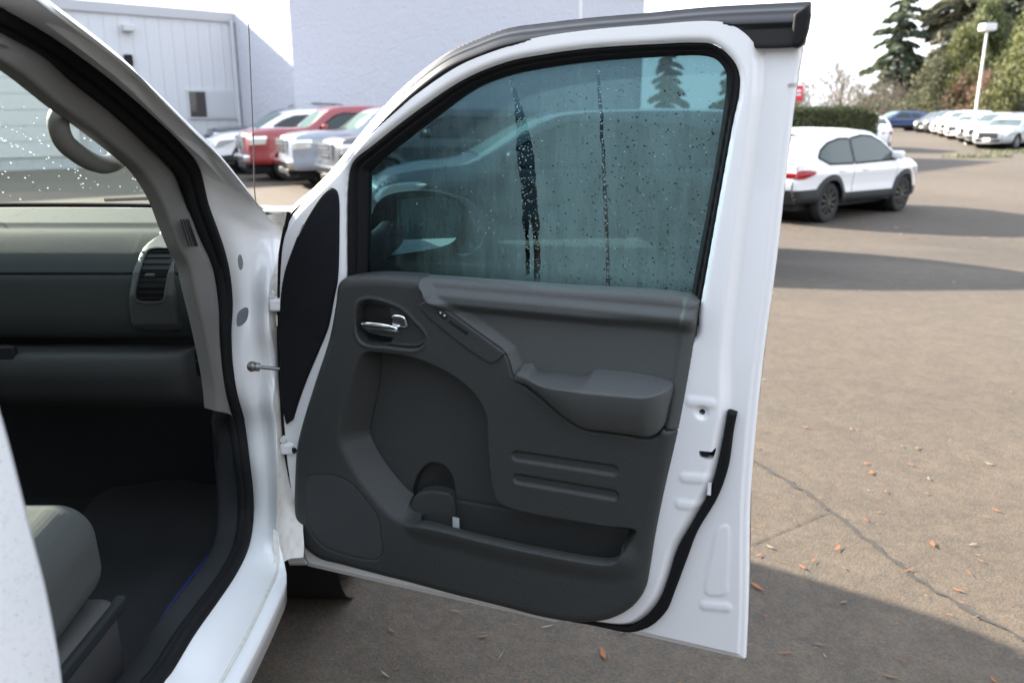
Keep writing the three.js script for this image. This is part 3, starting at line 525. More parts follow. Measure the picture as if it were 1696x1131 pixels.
  const cs = [[-0.585,1.0566,-1.7778],[-0.585,1.045,-1.8157]][0], ce = [[-0.53,1.045,-1.797]][0];
  tp('check_strap', merge([tube([cs, [mixn(cs[0], ce[0], 0.5), mixn(cs[1], ce[1], 0.5), mixn(cs[2], ce[2], 0.5)], ce], 0.0045, 10, 8), tube([[cs[0], cs[1], cs[2]], [mixn(cs[0], ce[0], 0.28), mixn(cs[1], ce[1], 0.28), mixn(cs[2], ce[2], 0.28)]], 0.010, 6, 10), new THREE.SphereGeometry(0.012, 12, 8).translate(...cs)]), M.steel);
  tp('check_box', box(0.022, 0.075, 0.03, -0.522, [[-0.53,1.037,-1.7948]][0][1], -1.85, 0.004), M.black);
  // grommets in the pillar
  const plug = (P, n) => { const d = curve(P, true, 4), c = d.reduce((a, p) => a.map((x, i) => x + p[i] / d.length), [0, 0, 0]); const g = new THREE.BufferGeometry(), pos = []; d.forEach((p, i) => { const q = d[(i + 1) % d.length]; pos.push(...c, ...p, ...q); }); g.setAttribute('position', new THREE.Float32BufferAttribute(pos, 3)); g.computeVertexNormals(); tp(n, g, mat([0.16, 0.17, 0.18], 0.6)); };
  plug([[-0.578,1.3095,-1.7234],[-0.578,1.3169,-1.7334],[-0.578,1.3131,-1.7485],[-0.578,1.2962,-1.7561],[-0.578,1.2856,-1.7491],[-0.578,1.2847,-1.7326],[-0.578,1.2954,-1.7235]], 'grommet');
  plug([[-0.588,1.1792,-1.711],[-0.588,1.1923,-1.7226],[-0.588,1.1913,-1.7848],[-0.588,1.182,-1.7953],[-0.588,1.1642,-1.7775],[-0.588,1.1671,-1.7117]], 'grommet');
}
// inner pillar trim, kick panel and scuff plate
{
  const inner = [...[[-0.73,1.6946,-1.1667]], ...[[-0.72,1.6729,-1.2247],[-0.72,1.654,-1.2761]], ...[[-0.71,1.6155,-1.3422],[-0.71,1.5754,-1.4409]], ...[[-0.7,1.5296,-1.5256],[-0.7,1.493,-1.5939]], ...[[-0.69,1.4421,-1.6278],[-0.69,1.3886,-1.6601]], ...[[-0.685,1.3392,-1.6803],[-0.685,1.2953,-1.7169]], ...[[-0.685,1.2359,-1.7347],[-0.685,1.1432,-1.7628]], ...[[-0.685,1.0108,-1.7911],[-0.685,0.9472,-1.7896]]];
  const edge = [...[[-0.745,1.7441,-1.2036]], ...[[-0.735,1.7171,-1.2619]], ...[[-0.72,1.6953,-1.3242],[-0.72,1.6631,-1.4245]], ...[[-0.7,1.6223,-1.4976],[-0.7,1.5573,-1.6411]], ...[[-0.685,1.5026,-1.7],[-0.685,1.4572,-1.7413]], ...[[-0.67,1.4073,-1.7413],[-0.67,1.352,-1.7749]], ...[[-0.665,1.2946,-1.804],[-0.665,1.2229,-1.823]], ...[[-0.665,1.167,-1.8236],[-0.665,1.1132,-1.8129]], ...[[-0.665,0.9987,-1.8101],[-0.665,0.9114,-1.8459]]];
  const a = even(curve(inner, false, 8), 60), b = even(curve(edge, false, 8), 60);
  const pt = tp('pillar_trim', loft([a.map((p) => [p[0] - 0.03, p[1], p[2] - 0.02]), a, ...[0.15, 0.35, 0.6, 0.85].map((t) => a.map((p, i) => [mixn(p[0], b[i][0], t) + 0.012 * Math.sin(Math.PI * t), mixn(p[1], b[i][1], t), mixn(p[2], b[i][2], t)])), b, b.map((p) => [p[0] - 0.004, p[1], p[2] - 0.012])]), M.pillar);
  // vent slots in the trim
  const q = [[-0.668,1.4022,-1.6571],[-0.668,1.3976,-1.7067],[-0.668,1.3328,-1.7465],[-0.668,1.341,-1.6847]], at = (s, t) => q[0].map((_, k) => mixn(mixn(q[0][k], q[1][k], s), mixn(q[3][k], q[2][k], s), t));
  const quad = (c, m) => { const g = new THREE.BufferGeometry(); g.setAttribute('position', new THREE.Float32BufferAttribute([...c[0], ...c[1], ...c[2], ...c[0], ...c[2], ...c[3]], 3)); g.computeVertexNormals(); return g; };
  for (let i = 0; i < 4; i++) { const s0 = 0.04 + i * 0.245; const c = [at(s0, 0.02), at(s0 + 0.17, 0.02), at(s0 + 0.17, 0.98), at(s0, 0.98)].map((p) => [p[0] + 0.004, p[1], p[2] + 0.003]); tp('vent_slot', quad(c), M.black, pt); }
  // grab handle
  // broad black seal between the painted pillar and its trim
  const sUp = even(curve([...[[-0.645,0.8896,-1.863],[-0.645,0.9832,-1.8258]], ...[[-0.65,1.0496,-1.8292],[-0.65,1.123,-1.8407],[-0.65,1.1694,-1.8619]], ...[[-0.65,1.246,-1.8535],[-0.65,1.3046,-1.8251]], ...[[-0.65,1.3667,-1.7811],[-0.65,1.4262,-1.7401]], ...[[-0.65,1.5033,-1.7074]], ...[[-0.655,1.5419,-1.6589]], ...[[-0.665,1.5936,-1.5684]], ...[[-0.68,1.6502,-1.4626]], ...[[-0.7,1.6902,-1.3928]], ...[[-0.715,1.7218,-1.3225]], ...[[-0.73,1.7428,-1.2605],[-0.73,1.7609,-1.1602]]], false, 8), 60), bb = b.slice().reverse();
  tp('pillar_seal', loft([sUp.map((p) => [p[0], p[1], p[2] - 0.004]), ...[0.12, 0.35, 0.5, 0.62, 0.85].map((t) => sUp.map((p, i) => [mixn(p[0], bb[i][0], t) + [0.006, 0.012, 0.004, 0.010, 0.006][[0.12, 0.35, 0.5, 0.62, 0.85].indexOf(t)], mixn(p[1], bb[i][1], t), mixn(p[2], bb[i][2], t)])), bb.map((p) => [p[0], p[1], p[2] - 0.006])]), M.rubber);
  const hpth = [[-0.752,1.6157,-1.4463],[-0.752,1.6039,-1.4258],[-0.752,1.5875,-1.4137],[-0.752,1.562,-1.422],[-0.752,1.5398,-1.4595],[-0.752,1.5208,-1.5116],[-0.752,1.5136,-1.5644],[-0.752,1.521,-1.6151],[-0.752,1.5338,-1.6598]];
  tp('grab_handle', merge([tube(hpth, 0.0170, 60, 12)]).scale(1, 1, 1), mat([0.13, 0.125, 0.11], 0.6));
  // scuff plate over the sill and kick panel up to the dash
  const so = sealLine.slice(0, 9), sOuter = even(curve([...[[-0.6,0.6638,-1.0585],[-0.6,0.6645,-1.2102]], ...[[-0.605,0.6506,-1.2605],[-0.605,0.6522,-1.3643],[-0.605,0.6415,-1.4942]], ...[[-0.612,0.6246,-1.6342]], ...[[-0.622,0.6237,-1.7534]], ...[[-0.635,0.6554,-1.8379],[-0.635,0.7188,-1.8503],[-0.635,0.8037,-1.8447]], ...[[-0.66,0.878,-1.8936],[-0.66,0.9166,-1.832]]], false, 8), 60);
  const sInner = even(curve([...[[-0.735,0.589,-1.1568],[-0.735,0.5866,-1.311],[-0.735,0.5859,-1.4359],[-0.735,0.585,-1.5823],[-0.735,0.573,-1.7529]], ...[[-0.74,0.5738,-1.8371],[-0.74,0.6081,-1.8812],[-0.74,0.6893,-1.9122],[-0.74,0.7887,-1.9173]], ...[[-0.72,0.9026,-1.8696],[-0.72,0.9166,-1.8734]]], false, 8), 60);
  tp('scuff_plate', loft([sOuter.map((p) => [p[0] - 0.012, p[1] - 0.003, p[2]]), ...[0.3, 0.6, 0.88].map((t) => sOuter.map((p, i) => [mixn(p[0], sInner[i][0], t), mixn(p[1], sInner[i][1], t) + 0.008 * Math.sin(Math.PI * t), mixn(p[2], sInner[i][2], t)])), sInner, sInner.map((p) => [p[0] - 0.01, p[1] - 0.02, p[2] - 0.01]), sInner.map((p) => [p[0] - 0.02, p[1] - 0.14, p[2] - 0.05])]), M.rocker);
}
// dash: profile (forward, height) run across the cab
{
  const prof = curve([[2.48, 1.335], [2.3, 1.342], [2.02, 1.350], [2.02, 1.350], [2.00, 1.338], [1.97, 1.338], [1.97, 1.338], [1.935, 1.335], [1.89, 1.310], [1.862, 1.285], [1.846, 1.258], [1.846, 1.258], [1.853, 1.254], [1.853, 1.254], [1.844, 1.248], [1.842, 1.20], [1.850, 1.14], [1.875, 1.10], [1.93, 1.085]], false, 5);
  const xs = [-0.735, -0.80, -0.862, -0.866, -0.872, -0.9, -1.0, -1.2, -1.45, -1.7, -1.95, -2.27];
  const plastic = [0.028, 0.032, 0.031];
  const dash = tp('dashboard', loft(xs.map((x) => prof.map(([f, h]) => [x, h, -(f + (f < 1.96 ? 0.055 * ss(-0.870, -0.864, x) * 0 : 0))]))), phys(plastic, 0.85, { specularIntensity: 0.5, bumpMap: grainTex, bumpScale: 0.0004 }));
  const faceF = interp([[1.10, 1.875], [1.14, 1.85], [1.19, 1.843], [1.21, 1.842], [1.26, 1.855], [1.31, 1.89], [1.335, 1.935]]);
  // bezel with the air outlet: raised lens-shaped plate
  const bz = outline(curve([[-0.864,1.2333,-1.84],[-0.8563,1.2748,-1.84],[-0.8402,1.3185,-1.84],[-0.8181,1.3456,-1.84],[-0.7874,1.355,-1.84],[-0.7501,1.3523,-1.84],[-0.7405,1.3158,-1.84],[-0.741,1.2333,-1.84],[-0.743,1.1346,-1.84],[-0.8686,1.1275,-1.84],[-0.8722,1.1773,-1.84]], true, 5).map((p) => [p[0], p[1]])), vn = outline(curve([[-0.8313,1.3022,-1.84],[-0.8225,1.3076,-1.84],[-0.774,1.3063,-1.84],[-0.7692,1.3008,-1.84],[-0.7802,1.25,-1.84],[-0.7895,1.2026,-1.84],[-0.7956,1.197,-1.84],[-0.8451,1.197,-1.84],[-0.8513,1.2026,-1.84],[-0.8424,1.2541,-1.84]], true, 4).map((p) => [p[0], p[1]]));
  const bezel = tp('vent_bezel', sheet(grow(bz.box, 0.005), 0.003, (u, v) => Math.max(bz(u, v), -vn(u, v), v - 1.345), (u, v) => -faceF(v) + 0.014 * ss(1.345, 1.30, v) - 0.06 * ss(-0.785, -0.735, u) ** 2 - fil(bz(u, v), 0.008) + 0.002 * Math.exp(-(((vn(u, v) - 0.003) / 0.003) ** 2)), (u, v) => -faceF(v) - 0.04), mat(plastic, 0.55, { bumpMap: grainTex, bumpScale: 0.0003 }), dash);
  const vb = vn.box;
  tp('vent_back', sheet(grow(vb, 0.004), 0.006, (u, v) => vn(u, v) - 0.003, (u, v) => -faceF(v) + 0.005), M.black, dash);
  for (let i = 0; i < 9; i++) tp('vent_slat', box(vb[1] - vb[0] - 0.014, 0.0022, 0.009, (vb[0] + vb[1]) / 2 - 0.002, mixn(vb[2], vb[3], (i + 0.6) / 9.2), -faceF(mixn(vb[2], vb[3], (i + 0.6) / 9.2)) + 0.0095), M.black, dash);
  tp('vent_tab', box(0.02, 0.006, 0.014, (vb[0] + vb[1]) / 2 - 0.006, mixn(vb[2], vb[3], 0.52), -1.836, 0.002), M.trim, dash);
  tp('bag_switch', box(0.028, 0.014, 0.006, ...[[-0.8218,1.1796,-1.842]][0], 0.002), M.black, dash);
  const al = [[-1.1565,1.2579,-1.842],[-0.864,1.2524,-1.842]];
  if (0) tp('airbag_seam', tube([[-1.6, al[0][1], -1.8425], [-1.2, al[0][1], -1.8425], [-0.875, al[0][1], -1.8425]], 0.0018, 20, 6), M.black, dash);
  // glove box below
  const gprof = curve([[1.90, 1.075], [1.90, 1.075], [1.83, 1.075], [1.83, 1.075], [1.818, 1.068], [1.812, 1.03], [1.818, 1.0], [1.835, 0.96], [1.875, 0.925], [1.93, 0.905], [2.2, 0.90]], false, 5), gx = [-0.75, -0.755, -0.77, -0.81, -1.0, -1.19, -1.22, -1.225];
  tp('glove_box', loft(gx.map((x, i) => gprof.map(([f, h]) => [x, h, -(f + [0.06, 0.03, 0.01, 0, 0, 0.0, 0.006, 0.03][i])]))), mat([0.020, 0.022, 0.022], 0.6, { bumpMap: grainTex, bumpScale: 0.0004 }), dash);
  tp('glove_box_latch', box(0.06, 0.035, 0.02, -1.17, 1.075, -1.825, 0.006), M.black, dash);
  tp('under_dash', box(1.35, 0.5, 0.03, -1.42, 0.65, -2.35), M.carpet, dash);
}
// windscreen, cowl, wiper
const wsA = [-0.66, 1.335, -2.40], wsTop = 1.765, slope = [(-1.24 + 2.45), wsTop - 1.34];
{
  const n = 10, g = [];
  for (let j = 0; j <= n; j++) { const t = j / n, row = []; for (let i = 0; i <= 12; i++) { const s = i / 12 * 2 - 1; row.push([-1.41 + s * mixn(0.69, 0.66, t), mixn(1.335, wsTop, t) + 0.02 * Math.sin(Math.PI * t), -(mixn(2.55, 1.22, t) - 0.12 * s * s)]); } g.push(row); }
  tp('windscreen', loft(g), phys([0.80, 0.90, 0.86], 0.0, { transmission: 1, thickness: 0, ior: 1.5 }));
  const at = (s, t) => [-1.41 + s * mixn(0.69, 0.66, t), mixn(1.335, wsTop, t) + 0.02 * Math.sin(Math.PI * t), -(mixn(2.55, 1.22, t) - 0.12 * s * s)];
  const bead = new THREE.SphereGeometry(1, 7, 5), list = [];
  for (let line = 0; line < 26; line++) { const s0 = rnd(-0.35, 0.95), t0 = rnd(0.3, 0.95), n2 = 12 + Math.floor(rnd(0, 22)), L = rnd(0.1, 0.42); for (let k = 0; k < n2; k++) { const t = t0 - L * k / n2; if (t < 0.04) break; const p = at(s0 + 0.10 * (t0 - t) + rnd(-0.008, 0.008), t), r = rnd(0.0012, 0.0032); list.push(bead.clone().scale(r, r, r).translate(p[0], p[1] + 0.002, p[2] - 0.001)); } }
  for (let k = 0; k < 260; k++) { const p = at(rnd(-0.3, 0.98), rnd(0.1, 0.98)), r = rnd(0.001, 0.0028); list.push(bead.clone().scale(r, r, r).translate(p[0], p[1] + 0.002, p[2] - 0.001)); }
  tp('rain_drops', merge(list), M.water).userData.kind = 'stuff';
  tp('windscreen_band', tube([at(-0.99, 0.0), at(-0.4, 0.0), at(0.4, 0.0), at(0.98, 0.0)].map((p) => [p[0], p[1] + 0.004, p[2] + 0.01]), 0.007, 30, 6), M.black);
  tp('wiper', merge([tube([[-1.25, 1.352, -2.56], [-1.0, 1.362, -2.52], [-0.80, 1.356, -2.47]], 0.006, 16, 6), tube([[-1.05, 1.375, -2.50], [-0.9, 1.378, -2.48], [-0.76, 1.36, -2.44]], 0.004, 16, 6)]), M.black);
  tp('cowl', box(1.34, 0.03, 0.16, -1.41, 1.285, -2.60), M.black);
}
// bonnet, wing, front end, wheel
{
  const edgeF = (x) => 3.95 - 0.40 * Math.abs((x + 1.41) / 0.87) ** 2;
  const row = []; for (let j = 0; j <= 14; j++) { const t = j / 14, r = []; for (let i = 0; i <= 20; i++) { const x = -1.41 + (i / 10 - 1) * 0.87, f = mixn(2.45, edgeF(x), t); const c = 1 - Math.abs(i / 10 - 1) ** 4; r.push([x, 1.185 + 0.02 * c + 0.05 * (1 - t) - 0.06 * Math.max(0, t - 0.6) ** 2 - 0.012 * (1 - c), -f]); } row.push(r); }
  tp('bonnet', loft(row), M.white);
  const fr = [], last = row[14]; for (const [dy, df] of [[0, 0], [-0.04, 0.03], [-0.2, 0.05], [-0.45, 0.06], [-0.5, 0.12], [-0.75, 0.11], [-0.85, 0.0]]) fr.push(last.map((p) => [p[0], p[1] + dy, p[2] - df]));
  tp('front_end', loft(fr), M.white);
  // wings with a wheel arch cut out
  for (const [x, name] of [[-0.535, 'wing'], [-2.285, 'wing']]) {
    const arch = (u, v) => Math.hypot(u - 2.72, v - 0.40) - 0.47, P = outline([[1.93, 0.46], [3.55, 0.42], [3.55, 1.17], [2.4, 1.22], [2.05, 1.24], [1.95, 1.30]]);
    const s = sheet(grow(P.box, 0.01), 0.03, (u, v) => Math.max(P(u, v), -arch(u, v)), (u, v) => 0.03 - fil(P(u, v) * 1, 0.05) + 0.015 * Math.exp(-((arch(u, v) / 0.05) ** 2)), -0.05);
    s.applyMatrix4(new THREE.Matrix4().makeBasis(new THREE.Vector3(0, 0, -1), new THREE.Vector3(0, 1, 0), new THREE.Vector3(1, 0, 0))); if (x < -1) { s.applyMatrix4(new THREE.Matrix4().makeScale(-1, 1, 1)); const q = s.index.array; for (let i = 0; i < q.length; i += 3) [q[i], q[i + 2]] = [q[i + 2], q[i]]; } s.translate(x, 0, 0);
    tp(name, s, M.white);
    tp('wheel_liner', new THREE.CylinderGeometry(0.47, 0.47, 0.3, 24, 1, true, 0, Math.PI * 2).rotateZ(Math.PI / 2).translate(x + (x < -1 ? 0.16 : -0.16), 0.42, -2.72), M.black);
    const wx = x + (x < -1 ? 0.13 : -0.13);
    const ty = tp('wheel', new THREE.LatheGeometry(curve([[0.22, -0.11], [0.33, -0.12], [0.372, -0.10], [0.385, -0.06], [0.387, 0.06], [0.372, 0.10], [0.33, 0.12], [0.22, 0.11]], false, 4).map(([r, y]) => new THREE.Vector2(r, y)), 40).rotateZ(Math.PI / 2).translate(wx, 0.387, -2.72), M.tyre);
    tp('rim', new THREE.CylinderGeometry(0.22, 0.22, 0.16, 28).rotateZ(Math.PI / 2).translate(wx, 0.387, -2.72), M.steel, ty);
  }
  tp('firewall', box(1.74, 0.90, 0.05, -1.41, 0.875, -2.46), M.carpet);
  const an = [[-0.7847,1.8633,-2.62],[-0.7918,1.6917,-2.62],[-0.7977,1.5318,-2.62],[-0.8049,1.3289,-2.62]];
  tp('antenna', tube([an[0], an[1], an[2], an[3], [an[3][0] + 0.01, 1.27, -2.66]], 0.0019, 20, 6), mat([0.05, 0.05, 0.052], 0.5));
}
// roof, back of the cab, far side, floor
{
  const roof = []; for (let j = 0; j <= 10; j++) { const t = j / 10, r = []; for (let i = 0; i <= 12; i++) { const s = i / 6 - 1; r.push([-1.41 + s * 0.70, 1.775 + 0.04 * Math.sin(Math.PI * t) - 0.03 * s * s, -(mixn(1.24, -1.0, t))]); } roof.push(r); }
  tp('roof', merge([loft(roof), loft(roof.map((r) => r.map((p) => [p[0], p[1] - 0.05, p[2]])))]), M.white);
  for (const x of [-0.74, -2.10]) tp('roof_rail', tube([[x, 1.735, -0.95], [x, 1.75, -0.6], [x, 1.75, 0.2], [x, 1.74, 1.0]], 0.045, 20, 10), M.white);
  tp('cab_back', box(1.6, 1.3, 0.06, -1.41, 1.1, 1.0), mat([0.12, 0.12, 0.12], 0.8));
  const far = outline([[-0.95, 0.45], [2.5, 0.45], [2.5, 1.30], [1.24, 1.76], [-0.95, 1.76]]), fw = outline(curve([[0.78, 1.30], [2.0, 1.30], [2.0, 1.36], [1.15, 1.68], [0.8, 1.68]], true, 4));
  tp('far_side', sheet(grow(far.box, 0.01), 0.03, (u, v) => Math.max(far(u, v), -fw(u, v)), (u, v) => 0.14 * ss(1.2, 1.76, v), 0.05).applyMatrix4(new THREE.Matrix4().makeBasis(new THREE.Vector3(0, 0, -1), new THREE.Vector3(0, 1, 0), new THREE.Vector3(1, 0, 0))).translate(-2.28, 0, 0), mat([0.2, 0.2, 0.19], 0.7));
  tp('far_pillar', tube([[-2.22, 1.30, -2.42], [-2.18, 1.55, -1.85], [-2.12, 1.75, -1.25]], 0.045, 16, 8), M.pillar);
  tp('floor', box(1.62, 0.04, 3.7, -1.44, 0.445, -1.1), M.carpet);
  // rubber mat with a blue piped edge
  const mp = [[-0.80, 1.30], [-0.78, 1.7], [-0.775, 2.05], [-0.82, 2.2], [-1.15, 2.2], [-1.2, 1.7], [-1.12, 1.22]];
  const mo = outline(curve(mp, true, 5));
  tp('floor_mat', sheet(grow(mo.box, 0.01), 0.02, mo, (u, v) => 0.485 + 0.08 * ss(1.95, 2.2, v) + 0.02 * ss(-0.84, -0.775, u) + 0.006 * Math.sin(u * 30) * Math.sin(v * 9), 0.475).applyMatrix4(new THREE.Matrix4().makeBasis(new THREE.Vector3(1, 0, 0), new THREE.Vector3(0, 0, -1), new THREE.Vector3(0, 1, 0))), mat([0.012, 0.012, 0.013], 0.8));
  for (const [f0, f1] of [[0.5, 9.5], [24.5, 27.5]]) { const c = curve(mp, true, 5), n = c.length, seg = c.slice(Math.round(f0), Math.round(f1)); tp('mat_piping', tube(seg.map(([u, v]) => [u - 0.008, 0.492 + 0.08 * ss(1.95, 2.2, v) + 0.02 * ss(-0.84, -0.775, u), -v]), 0.004, 40, 6), M.blue); }
}
// passenger seat
{
  const C = new RoundedBoxGeometry(0.50, 0.20, 0.62, 8, 0.075); const p = C.attributes.position;
  for (let i = 0; i < p.count; i++) { const x = p.getX(i), y = p.getY(i), z = p.getZ(i); p.setY(i, y + (y > 0 ? 0.02 * Math.cos(x * 6) - 0.03 * ss(0.1, 0.31, -z) * 0 + 0.015 * ss(0.12, 0.24, Math.abs(x)) : 0)); p.setX(i, x + 0.012 * Math.sin((y + 0.1) * 15)); }
  C.computeVertexNormals();
  const seat = tp('seat', C.rotateX(0.10).translate(-1.055, 0.755, -1.17), M.cloth);
  seat.userData.label = 'grey cloth passenger seat';
  tp('seat_piping', tube([[-0.822, 0.78, -0.88], [-0.815, 0.80, -1.1], [-0.818, 0.815, -1.3], [-0.835, 0.82, -1.43], [-0.88, 0.825, -1.465]], 0.003, 24, 6), mat([0.04, 0.042, 0.04], 0.9), seat);
  tp('seat_panel', loft([[[-0.99, 0.83, -0.86], [-0.985, 0.855, -1.2], [-0.985, 0.862, -1.42]], [[-1.12, 0.835, -0.86], [-1.12, 0.862, -1.2], [-1.12, 0.870, -1.42]]].map((r) => r.map((q) => [q[0], q[1] + 0.020, q[2]]))), mat([0.085, 0.09, 0.086], 1, { bumpMap: clothTex, bumpScale: 0.002 }), seat);
  tp('seat_back', new RoundedBoxGeometry(0.48, 0.65, 0.16, 6, 0.07).rotateX(0.3).translate(-1.06, 1.12, -0.78), M.cloth, seat);
  tp('seat_base', box(0.10, 0.22, 0.80, -0.835, 0.57, -1.06, 0.03), mat([0.075, 0.072, 0.07], 0.65, { bumpMap: grainTex, bumpScale: 0.0003 }), seat);
  tp('seat_rail', box(0.022, 0.03, 0.75, -0.79, 0.655, -1.10, 0.008).rotateX(0.0), M.trimDark, seat);
}
// driver's seat, console and wheel
{
  const ds = tp('driver_seat', new RoundedBoxGeometry(0.50, 0.20, 0.60, 6, 0.075).translate(-1.80, 0.76, -1.12), M.cloth);
  tp('seat_back', new RoundedBoxGeometry(0.48, 0.70, 0.16, 6, 0.07).rotateX(0.28).translate(-1.80, 1.14, -0.80), M.cloth, ds);
  tp('head_rest', new RoundedBoxGeometry(0.26, 0.18, 0.10, 5, 0.04).translate(-1.80, 1.56, -0.66), M.cloth, ds);
  tp('console', box(0.24, 0.42, 1.05, -1.43, 0.66, -1.35, 0.05), M.trimDark);
  const sw = tp('steering_wheel', new THREE.TorusGeometry(0.185, 0.015, 10, 36).rotateX(-0.45).translate(-1.80, 1.17, -1.55), M.trimDark);
  tp('wheel_hub', new THREE.CylinderGeometry(0.075, 0.085, 0.05, 20).rotateX(1.12).translate(-1.80, 1.17, -1.56), M.trimDark, sw);
}
// closed rear door and the flank behind it, wet outside
{
  const E = curve([...[[-0.505,1.4777,-0.7558]], ...[[-0.502,1.3384,-0.7687],[-0.502,1.2775,-0.7776]], ...[[-0.5,1.1788,-0.7855],[-0.5,1.1018,-0.794]], ...[[-0.5,0.9863,-0.794]], ...[[-0.505,0.9063,-0.7844]]], false, 8);
  const e = even(E, 40), back = (d, dx, r) => e.map((p) => [p[0] + dx, p[1], p[2] + d]);
  const frost = tex(512, (x, y) => 0.5 + 0.5 * (nD(x * 512, y * 512) - 0.5) + 0.3 * (nA(x * 64, y * 16) - 0.5), false);
  frost.repeat.set(0.5, 6);
  const rd = tp('rear_door', loft([back(0.0, -0.045), back(0.0, -0.012), back(0.004, -0.003), back(0.014, 0.0), back(0.12, 0.012), back(0.35, 0.02), back(0.6, 0.022)]), M.white);
  rd.userData.label = 'closed rear side door beaded with water';
  const bead = new THREE.SphereGeometry(1, 7, 5).scale(0.45, 1, 1), list = [];
  for (let k = 0; k < 1800; k++) { const q = e[Math.floor(rnd(2, 38))], d = rnd(0.016, 0.2), r = rnd(0.0003, 0.0009); list.push(bead.clone().scale(r, r, r).translate(q[0] + 0.001 + 0.012 * clamp((d - 0.014) / 0.106), q[1] + rnd(-0.02, 0.02), q[2] + d)); }
  const wd = tp('water_drops', merge(list), M.water, rd); wd.userData.kind = 'stuff';
  tp('door_edge_rubber', tube(e.map((p) => [p[0] - 0.02, p[1], p[2] - 0.002]), 0.005, 60, 6), M.rubber, rd);
  tp('cab_side_trim', merge([box(0.03, 1.32, 1.76, -0.575, 1.07, 0.14), box(0.03, 0.35, 0.5, -0.60, 1.6, -0.55)]), M.trimDark);
  tp('rear_window', box(0.008, 0.36, 1.45, -0.553, 1.52, 0.08, 0.003), phys([0.015, 0.018, 0.019], 0.05));
  tp('window_surround', merge([box(0.02, 0.05, 1.62, -0.556, 1.735, 0.08), box(0.02, 0.42, 0.06, -0.556, 1.52, 0.86)]), M.white);
  // flank of the bed further back, behind the camera
  tp('bed_side', box(0.05, 0.75, 2.1, -0.50, 0.92, 1.25, 0.02), M.white);
}

// ------------------------------------------------------------------ the lot
const gh = (x, z) => { const r = Math.hypot(x, z), right = ss(-3, 3, x); return right * (-0.20 * ss(5, 14, r) + 0.12 * ss(16, 28, r) + 0.50 * ss(26, 70, r)) + (1 - right) * 0.05 * ss(15, 40, r); };
{
  const xs = [], zs = [];
  for (let x = -160; x <= 260; ) { xs.push(x); x += Math.abs(x - 2) < 14 ? 0.5 : Math.abs(x) < 50 ? 2 : 8; }
  for (let z = 60; z >= -260; ) { zs.push(z); z -= z > -22 && z < 6 ? 0.5 : z > -70 ? 2 : 8; }
  const pos = [], uv = [], col = [], idx = [], nx = xs.length;
  const big = tileNoise(64, 91), mid = tileNoise(128, 17);
  for (const z of zs) for (const x of xs) {
    pos.push(x, gh(x, z), z); uv.push(x, z);
    // old sealer patches and bleached asphalt: matter in the surface; darker patches in one band
    let k = 0.86 + 0.30 * (big(x * 0.35 + 40, z * 0.6 + 40) - 0.5) + 0.14 * (mid(x * 1.3 + 9, z * 1.6 + 7) - 0.5);
    const darkPatch = ss(0.50, 0.62, big(x * 0.55 + 13.3, z * 0.9 + 5.2) * 0.7 + 0.3 * mid(x * 1.7, z * 2)) * ss(-7.4, -8.2, z) * ss(-14, -11, z) * ss(2, 3.2, x);
    k *= 1 - 0.35 * darkPatch;
    const warm = 1 + 0.05 * (mid(x * 0.4 + 3, z * 0.4) - 0.5);
    col.push(k * warm, k, k / warm);
  }
  for (let j = 0; j < zs.length - 1; j++) for (let i = 0; i < nx - 1; i++) { const a = j * nx + i; idx.push(a, a + 1, a + nx, a + 1, a + nx + 1, a + nx); }
  const g = new THREE.BufferGeometry();
  g.setAttribute('position', new THREE.Float32BufferAttribute(pos, 3)); g.setAttribute('uv', new THREE.Float32BufferAttribute(uv, 2)); g.setAttribute('color', new THREE.Float32BufferAttribute(col, 3)); g.setIndex(idx); g.computeVertexNormals();
  setting('asphalt_lot', g, mat([1.08, 0.90, 0.71], 0.9, { map: asphaltCol, bumpMap: asphaltBump, bumpScale: 0.0018, vertexColors: true }));
}
// cracks filled with tar
function crack(P, wid, name = 'pavement_crack') {
  const c = even(curve(P, false, 10), 160), L = [], Rr = [], n1 = tileNoise(64, 3 + P.length);
  c.forEach(([x, z], i) => { const [ax, az] = c[Math.max(0, i - 1)], [bx, bz] = c[Math.min(c.length - 1, i + 1)], l = Math.hypot(bx - ax, bz - az), nx = -(bz - az) / l, nz = (bx - ax) / l, s = (n1(i * 0.35, 1) - 0.5) * wid * 1.6, w = wid * (0.25 + 0.9 * n1(i * 0.8, 5)); L.push([x + nx * (s + w), gh(x, z) + 0.004, z + nz * (s + w)]); Rr.push([x + nx * (s - w), gh(x, z) + 0.004, z + nz * (s - w)]); });
  setting(name, loft([L, Rr]), mat([0.035, 0.033, 0.031], 0.85));
}
crack([[0.9329,-4.8167],[1.0428,-4.0208],[1.1615,-3.6635],[1.2602,-3.4343],[1.3603,-3.0604],[1.4203,-2.7524],[1.4891,-2.5312],[1.5674,-2.3719],[1.6471,-2.2439],[1.7199,-2.1271]], 0.011);
crack([[0.9118,-2.8642],[1.0896,-2.9842],[1.3157,-3.1401]], 0.003, 'hairline_crack');
